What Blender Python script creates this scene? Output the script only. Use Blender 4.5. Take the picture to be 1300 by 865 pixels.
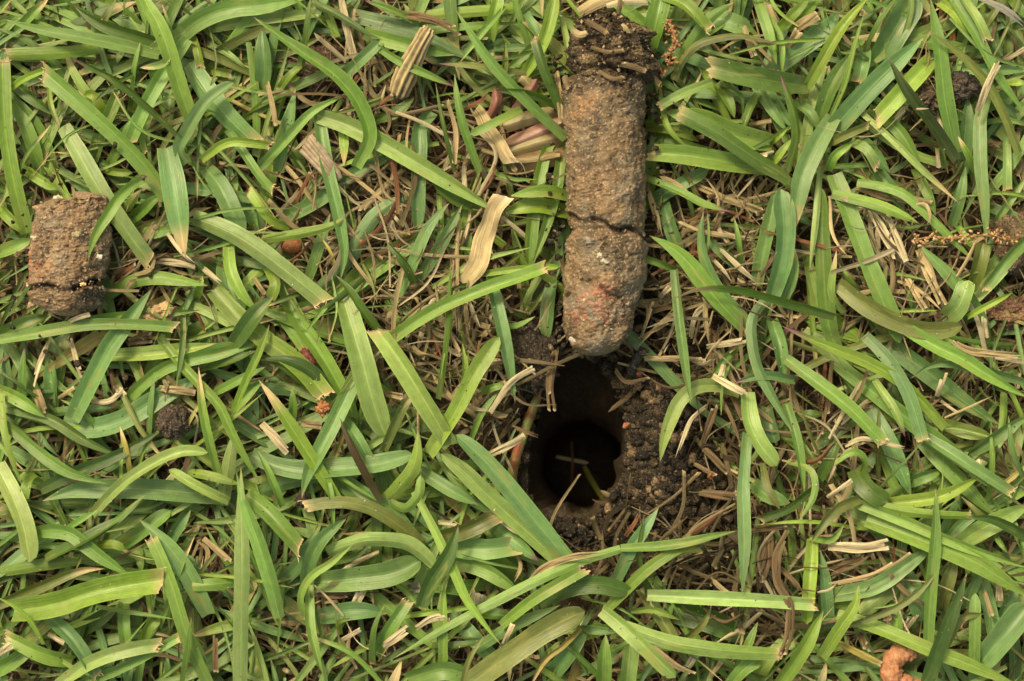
import bpy, math, random
import numpy as np
from mathutils import Vector, noise

# ---------------------------------------------------------------- camera, light, exposure
S = 0.00017            # metres per unit of the working plan (a long core is about 18 mm wide)
H = 3000.0             # camera height in plan units, about half a metre
CX, CY = 650.0, 432.5
scene = bpy.context.scene
for o in list(bpy.data.objects): bpy.data.objects.remove(o)
cam_d = bpy.data.cameras.new('camera'); cam = bpy.data.objects.new('camera', cam_d)
scene.collection.objects.link(cam); scene.camera = cam
cam.location = (0, 0, H*S); cam.rotation_euler = (0, 0, 0)
cam_d.sensor_width = 36; cam_d.lens = 36*H/1300.0
cam_d.clip_start = 0.01; cam_d.clip_end = 200
cam_d.dof.use_dof = True; cam_d.dof.focus_distance = (H-75)*S; cam_d.dof.aperture_fstop = 13

SUN_EL, SUN_AZ = math.radians(52), math.radians(-35)      # azimuth from +Y (top of the picture), negative = left
world = bpy.data.worlds.new('World'); scene.world = world; world.use_nodes = True
wn = world.node_tree; bg = wn.nodes['Background']; bg.inputs[1].default_value = 0.118
sky = wn.nodes.new('ShaderNodeTexSky'); sky.sky_type = 'NISHITA'; sky.sun_disc = False
sky.sun_elevation = SUN_EL; sky.sun_rotation = SUN_AZ; sky.dust_density = 4; sky.air_density = 1.0; sky.ozone_density = 0.6
tint = wn.nodes.new('ShaderNodeMix'); tint.data_type = 'RGBA'; tint.blend_type = 'MULTIPLY'; tint.inputs[0].default_value = 1
tint.inputs[7].default_value = (1.10, 1.0, 0.64, 1)      # bright hazy overcast, not blue
wn.links.new(sky.outputs[0], tint.inputs[6]); wn.links.new(tint.outputs[2], bg.inputs[0])
sd = bpy.data.lights.new('sun', 'SUN'); sd.energy = 1.4; sd.angle = math.radians(10); sd.color = (1.0, 0.91, 0.66)
sun = bpy.data.objects.new('sun', sd); scene.collection.objects.link(sun)
dirv = Vector((math.sin(SUN_AZ)*math.cos(SUN_EL), math.cos(SUN_AZ)*math.cos(SUN_EL), math.sin(SUN_EL)))
sun.rotation_euler = dirv.to_track_quat('Z', 'Y').to_euler(); sun.location = (0, 0, 1)
vs = scene.view_settings; vs.view_transform = 'Standard'; vs.look = 'None'; vs.gamma = 1.0; vs.use_curve_mapping = False
vs.exposure = 1.42

R = random.Random(7)

# ---------------------------------------------------------------- materials
def nt(name):
    m = bpy.data.materials.new(name); m.use_nodes = True
    t = m.node_tree; p = t.nodes['Principled BSDF']
    return m, t, p
def nd(t, kind, **kw):
    n = t.nodes.new(kind)
    for k, v in kw.items(): setattr(n, k, v)
    return n
def math_(t, op, a, b):
    n = nd(t, 'ShaderNodeMath', operation=op)
    for i, x in enumerate((a, b)):
        if isinstance(x, (int, float)): n.inputs[i].default_value = x
        else: t.links.new(x, n.inputs[i])
    return n.outputs[0]
def leaf_material(name, rough, trans, stripe, fine, spec=0.4, bump=0.35):
    m, t, p = nt(name); L = t.links.new
    col = nd(t, 'ShaderNodeAttribute', attribute_name='Col')
    buv = nd(t, 'ShaderNodeAttribute', attribute_name='blade')     # x across 0..1, y along in plan units, z per blade
    sep = nd(t, 'ShaderNodeSeparateXYZ'); L(buv.outputs['Vector'], sep.inputs[0])
    def stripes(fu, fv, det, seed):
        cmb = nd(t, 'ShaderNodeCombineXYZ')
        L(math_(t, 'MULTIPLY', sep.outputs[0], fu), cmb.inputs[0])
        L(math_(t, 'MULTIPLY', sep.outputs[1], fv), cmb.inputs[1])
        L(math_(t, 'MULTIPLY_ADD' if False else 'ADD', math_(t, 'MULTIPLY', sep.outputs[2], 37.0), seed), cmb.inputs[2])
        n = nd(t, 'ShaderNodeTexNoise'); n.inputs['Scale'].default_value = 1.0; n.inputs['Detail'].default_value = det
        L(cmb.outputs[0], n.inputs['Vector']); return n.outputs[0]
    n1 = stripes(fine, 0.012, 2, 0.0)
    n2 = stripes(fine*0.35, 0.02, 2, 5.0)
    n3 = stripes(3.0, 0.10, 4, 9.0)           # blotches
    n4 = stripes(14.0, 0.9, 2, 3.0)           # specks
    rib = math_(t, 'MULTIPLY', math_(t, 'SUBTRACT', n1, 0.5), stripe*2)
    rib2 = math_(t, 'MULTIPLY', math_(t, 'SUBTRACT', n2, 0.5), stripe*1.6)
    blo = math_(t, 'MULTIPLY', math_(t, 'SUBTRACT', n3, 0.5), 0.55)
    # pale midrib and pale margins
    d = math_(t, 'ABSOLUTE', math_(t, 'SUBTRACT', sep.outputs[0], 0.5), 0)
    mid = math_(t, 'MULTIPLY', math_(t, 'MAXIMUM', math_(t, 'SUBTRACT', 1.0, math_(t, 'MULTIPLY', d, 22)), 0.0), 0.42 if trans > .12 else 0.0)
    edge = math_(t, 'MULTIPLY', math_(t, 'MAXIMUM', math_(t, 'SUBTRACT', math_(t, 'MULTIPLY', d, 20), 9.1), 0.0), 0.38)
    fin = math_(t, 'MULTIPLY', math_(t, 'SUBTRACT', stripes(fine*2.2, 0.25, 3, 31.0), 0.5), 0.42)
    half = math_(t, 'MULTIPLY', math_(t, 'GREATER_THAN', math_(t, 'SUBTRACT', sep.outputs[0], 0.5), 0.0), math_(t, 'MULTIPLY', math_(t, 'SUBTRACT', sep.outputs[2], 0.5), 0.42))  # fold shading put into the colour: one half toned apart, varying per blade
    rib = math_(t, 'ADD', rib, math_(t, 'ADD', fin, half))
    val = math_(t, 'ADD', math_(t, 'ADD', math_(t, 'ADD', rib, rib2), blo), math_(t, 'ADD', math_(t, 'ADD', mid, edge), 1.0))
    mulc = nd(t, 'ShaderNodeVectorMath', operation='SCALE'); L(col.outputs['Color'], mulc.inputs[0]); L(val, mulc.inputs['Scale'])
    n5 = stripes(2.2, 0.018, 3, 21.0)
    r5 = nd(t, 'ShaderNodeValToRGB'); r5.color_ramp.elements[0].position = 0.60; r5.color_ramp.elements[1].position = 0.70; L(n5, r5.inputs[0])
    mb = nd(t, 'ShaderNodeMix', data_type='RGBA'); L(math_(t, 'MULTIPLY', r5.outputs[0], 0.6 if trans > .12 else 0.3), mb.inputs[0])
    L(mulc.outputs[0], mb.inputs[6]); mb.inputs[7].default_value = (0.23, 0.22, 0.06, 1) if trans > .12 else (0.10, 0.065, 0.035, 1)
    # pale mineral specks and small brown flecks
    sp = nd(t, 'ShaderNodeValToRGB'); sp.color_ramp.elements[0].position = 0.70; sp.color_ramp.elements[1].position = 0.76
    L(n4, sp.inputs[0])
    mx = nd(t, 'ShaderNodeMix', data_type='RGBA'); L(math_(t, 'MULTIPLY', sp.outputs[0], 0.55), mx.inputs[0])
    L(mb.outputs[2], mx.inputs[6]); mx.inputs[7].default_value = (0.20, 0.16, 0.07, 1)
    s2 = nd(t, 'ShaderNodeValToRGB'); s2.color_ramp.elements[0].position = 0.24; s2.color_ramp.elements[1].position = 0.29
    s2.color_ramp.elements[0].color = (1, 1, 1, 1); s2.color_ramp.elements[1].color = (0, 0, 0, 1); L(n4, s2.inputs[0])
    m2 = nd(t, 'ShaderNodeMix', data_type='RGBA'); L(math_(t, 'MULTIPLY', s2.outputs[0], 0.30), m2.inputs[0]); L(mx.outputs[2], m2.inputs[6]); m2.inputs[7].default_value = (0.40, 0.42, 0.26, 1)
    mx = m2
    L(mx.outputs[2], p.inputs['Base Color'])
    p.inputs['Roughness'].default_value = rough; p.inputs['Specular IOR Level'].default_value = spec
    bmp = nd(t, 'ShaderNodeBump'); bmp.inputs['Strength'].default_value = bump; bmp.inputs['Distance'].default_value = 2.0*S
    L(math_(t, 'ADD', n1, math_(t, 'MULTIPLY', n2, 0.8)), bmp.inputs['Height']); L(bmp.outputs[0], p.inputs['Normal'])
    tr = nd(t, 'ShaderNodeBsdfTranslucent')
    hs = nd(t, 'ShaderNodeHueSaturation'); hs.inputs['Saturation'].default_value = 1.15; hs.inputs['Value'].default_value = 1.5
    L(mx.outputs[2], hs.inputs['Color']); L(hs.outputs[0], tr.inputs['Color'])
    ms = nd(t, 'ShaderNodeMixShader'); ms.inputs[0].default_value = trans
    L(p.outputs[0], ms.inputs[1]); L(tr.outputs[0], ms.inputs[2])
    L(ms.outputs[0], t.nodes['Material Output'].inputs['Surface'])
    return m
def soil_material(name, scale, contrast, rough=0.85, bump=0.6, dist=3.0, spec=0.25, grains=0.5, pits=1.0):
    m, t, p = nt(name); L = t.links.new
    tc = nd(t, 'ShaderNodeTexCoord')
    mp = nd(t, 'ShaderNodeVectorMath', operation='SCALE'); mp.inputs['Scale'].default_value = 1/S
    L(tc.outputs['Object'], mp.inputs[0])
    col = nd(t, 'ShaderNodeAttribute', attribute_name='Col')
    def nz(sc, det, rough_=0.6):
        n = nd(t, 'ShaderNodeTexNoise'); n.inputs['Scale'].default_value = sc; n.inputs['Detail'].default_value = det
        n.inputs['Roughness'].default_value = rough_; L(mp.outputs[0], n.inputs['Vector']); return n.outputs[0]
    a = nz(0.05*scale, 6, 0.7); b = nz(0.35*scale, 4, 0.7)
    v = nd(t, 'ShaderNodeTexVoronoi'); v.inputs['Scale'].default_value = 0.28*scale; L(mp.outputs[0], v.inputs['Vector'])
    v2 = nd(t, 'ShaderNodeTexVoronoi'); v2.inputs['Scale'].default_value = 0.55*scale; L(mp.outputs[0], v2.inputs['Vector'])
    val = math_(t, 'ADD', math_(t, 'ADD', math_(t, 'MULTIPLY', math_(t, 'SUBTRACT', a, 0.5), contrast*2.2), math_(t, 'MULTIPLY', math_(t, 'SUBTRACT', b, 0.5), contrast*2.4)), 1.0)
    v3 = nd(t, 'ShaderNodeTexVoronoi'); v3.feature = 'DISTANCE_TO_EDGE'; v3.inputs['Scale'].default_value = 0.17*scale
    wv = nd(t, 'ShaderNodeVectorMath', operation='ADD'); nn = nd(t, 'ShaderNodeTexNoise'); nn.inputs['Scale'].default_value = 0.1*scale; nn.inputs['Detail'].default_value = 3; L(mp.outputs[0], nn.inputs['Vector'])
    ws = nd(t, 'ShaderNodeVectorMath', operation='SCALE'); ws.inputs['Scale'].default_value = 9.0; L(nn.outputs['Color'], ws.inputs[0]); L(mp.outputs[0], wv.inputs[0]); L(ws.outputs[0], wv.inputs[1]); L(wv.outputs[0], v3.inputs['Vector'])
    pit = math_(t, 'MULTIPLY', math_(t, 'MAXIMUM', math_(t, 'SUBTRACT', 1.0, math_(t, 'MULTIPLY', v3.outputs['Distance'], 14)), 0.0), math_(t, 'MULTIPLY', a, -0.75*pits))
    val = math_(t, 'MAXIMUM', math_(t, 'ADD', val, pit), 0.15)
    mulc = nd(t, 'ShaderNodeVectorMath', operation='SCALE'); L(col.outputs['Color'], mulc.inputs[0]); L(val, mulc.inputs['Scale'])
    # scattered pale / orange grains, one colour per cell
    sepc = nd(t, 'ShaderNodeSeparateColor'); L(v2.outputs['Color'], sepc.inputs[0])
    rmp = nd(t, 'ShaderNodeValToRGB'); rmp.color_ramp.elements[0].position = 0.86; rmp.color_ramp.elements[1].position = 0.90
    L(sepc.outputs[0], rmp.inputs[0])
    gr = nd(t, 'ShaderNodeValToRGB'); e = gr.color_ramp.elements; e[0].color = (0.42, 0.20, 0.08, 1); e[1].color = (0.55, 0.46, 0.33, 1)
    L(sepc.outputs[1], gr.inputs[0])
    mx = nd(t, 'ShaderNodeMix', data_type='RGBA'); L(math_(t, 'MULTIPLY', rmp.outputs[0], grains), mx.inputs[0]); L(mulc.outputs[0], mx.inputs[6]); L(gr.outputs[0], mx.inputs[7])
    L(mx.outputs[2], p.inputs['Base Color'])
    p.inputs['Roughness'].default_value = rough; p.inputs['Specular IOR Level'].default_value = spec
    bmp = nd(t, 'ShaderNodeBump'); bmp.inputs['Strength'].default_value = bump; bmp.inputs['Distance'].default_value = dist*S
    hgt = math_(t, 'ADD', math_(t, 'MULTIPLY', v.outputs['Distance'], -0.6), math_(t, 'ADD', math_(t, 'MULTIPLY', b, 0.9), math_(t, 'ADD', a, pit)))
    L(hgt, bmp.inputs['Height']); L(bmp.outputs[0], p.inputs['Normal'])
    return m
M_leaf = leaf_material('grass leaf', 0.40, 0.26, 0.22, 26, spec=0.45)
M_straw = leaf_material('dry straw', 0.75, 0.10, 0.45, 18, spec=0.2, bump=0.7)
M_soil = soil_material('dark crumbly soil', 1.1, 0.8, rough=0.62, bump=1.0, dist=5, grains=0.22)
M_clay = soil_material('brown core clay', 1.0, 0.34, rough=0.66, bump=0.5, dist=3.0, grains=0.34, pits=.35)
M_wet = soil_material('damp hole wall', 0.8, 0.45, rough=0.55, bump=0.4, dist=3.0, grains=0.05)
M_grit = soil_material('grit', 1.6, 0.25, rough=0.6, bump=0.3, dist=1.0, grains=0.2)

# ---------------------------------------------------------------- helpers
def at(x, y, z):
    k = (H - z)/H
    return ((x-CX)*k, (CY-y)*k, z)
def mk(name, V, F, mat, cols=None, blade=None, parent=None, origin=None, label=None, cat=None, group=None, kind=None, smooth=True):
    V = np.asarray(V, dtype=float)
    if parent is not None: org = np.array(parent['_o'])
    else: org = np.array(origin if origin is not None else (0, 0, 0), dtype=float)
    me = bpy.data.meshes.new(name)
    me.from_pydata(((V-org)*S).tolist(), [], F); me.update()
    if smooth: me.polygons.foreach_set('use_smooth', [True]*len(me.polygons))
    if cols is not None:
        a = me.attributes.new('Col', 'FLOAT_COLOR', 'POINT'); c = np.ones((len(V), 4)); c[:, :3] = np.clip(np.asarray(cols), 0, 1)
        a.data.foreach_set('color', c.ravel())
    if blade is not None:
        a = me.attributes.new('blade', 'FLOAT_VECTOR', 'POINT'); a.data.foreach_set('vector', np.asarray(blade, dtype=float).ravel())
    me.materials.append(mat)
    o = bpy.data.objects.new(name, me); scene.collection.objects.link(o)
    if parent is not None: o.parent = parent
    else: o.location = tuple(org*S)
    o['_o'] = [float(q) for q in org]
    tag(o, label, cat, group, kind)
    return o
def tag(o, label=None, cat=None, group=None, kind=None):
    if label: o['label'] = label
    if cat: o['category'] = cat
    if group: o['group'] = group
    if kind: o['kind'] = kind
class Bag:
    def __init__(s): s.V=[]; s.F=[]; s.C=[]; s.B=[]; s.n=0
    def add(s, V, F, C, B=None):
        s.V.append(np.asarray(V, dtype=float)); s.F.extend([tuple(i+s.n for i in f) for f in F]); s.C.append(np.asarray(C, dtype=float))
        s.B.append(np.asarray(B, dtype=float) if B is not None else np.zeros((len(V), 3))); s.n += len(V)
    def build(s, name, mat, **kw):
        return mk(name, np.concatenate(s.V), s.F, mat, np.concatenate(s.C), np.concatenate(s.B), **kw)

def resample(P, step, lo=7, hi=60):
    """Catmull-Rom through P (n,3), about one point per step."""
    P = np.asarray(P, dtype=float)
    L = np.linalg.norm(np.diff(P, axis=0), axis=1); tot = L.sum()
    n = int(max(lo, min(hi, tot/step)))
    E = np.vstack([2*P[0]-P[1], P, 2*P[-1]-P[-2]])
    cum = np.concatenate([[0], np.cumsum(L)])
    out = []
    for s_ in np.linspace(0, tot, n+1):
        i = min(len(P)-2, max(0, int(np.searchsorted(cum, s_, side='right')-1)))
        t = (s_-cum[i])/max(L[i], 1e-6)
        a, b, c, d = E[i], E[i+1], E[i+2], E[i+3]
        out.append(0.5*((2*b)+(c-a)*t+(2*a-5*b+4*c-d)*t*t+(3*b-a-3*c+d)*t**3))
    return np.array(out), tot

GREEN = dict(y=(0.178,0.266,0.038), g=(0.138,0.230,0.043), b=(0.120,0.210,0.066), d=(0.064,0.116,0.018), l=(0.206,0.284,0.076),
             o=(0.130,0.150,0.035), k=(0.050,0.032,0.012), k2=(0.038,0.062,0.012), e=(0.31,0.25,0.07))
DRY = dict(t=(0.35,0.262,0.140), p=(0.50,0.41,0.26), n=(0.155,0.102,0.055), r=(0.19,0.08,0.038), s=(0.27,0.25,0.22))
US = [0.0, 0.12, 0.32, 0.5, 0.68, 0.88, 1.0]
def ribbon(P, w, tip, col, rg, roll=0.0, fold=0.18, step=6.0, us=US, wob=0.03, curl=0.0, tipcol=None, base_w=0.80, twist=0.0):
    C, tot = resample(P, step)
    n = len(C); T = np.gradient(C, axis=0); T /= np.linalg.norm(T, axis=1)[:, None]+1e-9
    V = []; cols = []; B = []; nu = len(us)
    col = np.array(col); ph = rg.uniform(0, 6.28); fr = rg.uniform(0.02, 0.05); rnd = rg.random()
    tc = np.array(tipcol if tipcol is not None else (0.45, 0.33, 0.17))
    jag = [rg.uniform(-1, 1) for _ in us]; slant = rg.uniform(-.35, .35)
    wc = w/max(0.45, math.cos(roll))
    for i in range(n):
        t = i/(n-1)
        side = np.cross(T[i], (0, 0, 1.0)); side /= np.linalg.norm(side)+1e-9
        up = np.cross(side, T[i])
        a = roll + twist*(t-0.5) + 0.10*math.sin(t*5+ph)
        s2 = side*math.cos(a)+up*math.sin(a); u2 = -side*math.sin(a)+up*math.cos(a)
        wp = base_w+(1-base_w)*min(1, t/0.3)**0.7
        if tip in 'pfv': wp *= 1.0 if t < 0.5 else max(0.0, 1-((t-0.5)/0.5)**2.1)
        elif tip == 'r': wp *= 1.0 if t < 0.8 else math.sqrt(max(0.0, 1-((t-0.8)/0.2)**2))
        else: wp *= 1.0-0.15*max(0, t-0.5)
        wp *= 1+0.05*math.sin(t*tot*0.035+ph*2); hw = wc*0.5*wp
        if tip not in 'ct': hw = max(hw, 0.15)
        for j, u in enumerate(us):
            q = 2*u-1
            p = C[i]+s2*(q*hw)+u2*(abs(q)*hw*fold*2 - curl*hw*q*q)
            if abs(q) > 0.7: p = p+u2*(wob*w*math.sin(i*step*fr*2.2+ph+q*2))
            if tip in 'ct' and i >= n-2:
                p = p+T[i]*(jag[j]*w*(0.05 if tip == 'c' else 0.16)+slant*q*w)*(1 if i == n-1 else 0.5)
            V.append(p)
            c = col.copy()
            c *= 0.93+0.14*math.sin(t*3+ph)
            if t < 0.22: c = c*(1-0.25*(1-t/0.22))+np.array([0.20,0.22,0.09])*0.22*(1-t/0.22)
            if tip == 'f': k = min(1, max(0, (t-0.70)/0.16)); c = c*(1-k)+tc*k
            elif tip == 'v': k = min(1, max(0, (t-0.82)/0.12)); c = c*(1-k)+np.array([0.16,0.06,0.09])*k
            elif tip in 'ct': k = min(1, max(0, (tot*(t-1)+w*0.7)/(w*0.7)))**2; c = c*(1-0.75*k)+tc*0.75*k
            elif tip == 'p': k = min(1, max(0, (t-0.93)/0.07))*0.7; c = c*(1-k)+tc*k*0.7
            cols.append(c); B.append((u, t*tot, rnd))
    F = [(i*nu+j, i*nu+j+1, (i+1)*nu+j+1, (i+1)*nu+j) for i in range(n-1) for j in range(nu-1)]
    end = np.array(V[-nu:]); return V, F, cols, B, end, T[-1], tot

def parse(txt):
    for ln in txt.strip().splitlines():
        p, w, c, t, z = ln.split(';')
        yield [tuple(float(q) for q in a.split(',')) for a in p.split()], float(w), c, t, float(z)

def lift(pts, zl, rg, droop=1.0):
    """plan points -> 3D points: low at the base, arching over what lies beneath"""
    P = np.array(pts); L = np.concatenate([[0], np.cumsum(np.linalg.norm(np.diff(P, axis=0), axis=1))]); t = L/L[-1]
    # densify so that height follows a smooth arc
    tt = np.linspace(0, 1, max(len(P), 5)); X = np.interp(tt, t, P[:, 0]); Y = np.interp(tt, t, P[:, 1])
    if len(P) >= 3:
        C, _ = resample(np.column_stack([P, np.zeros(len(P))]), L[-1]/6, lo=6, hi=6)
        X, Y = C[:, 0], C[:, 1]; tt = np.linspace(0, 1, len(X))
    e = rg.uniform(-1, 1)
    Z = zl-22*(1-tt)**2*droop+5*np.sin(math.pi*tt)-4*tt*tt*(1+e)
    return [at(x, y, z) for x, y, z in zip(X, Y, Z)]

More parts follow.
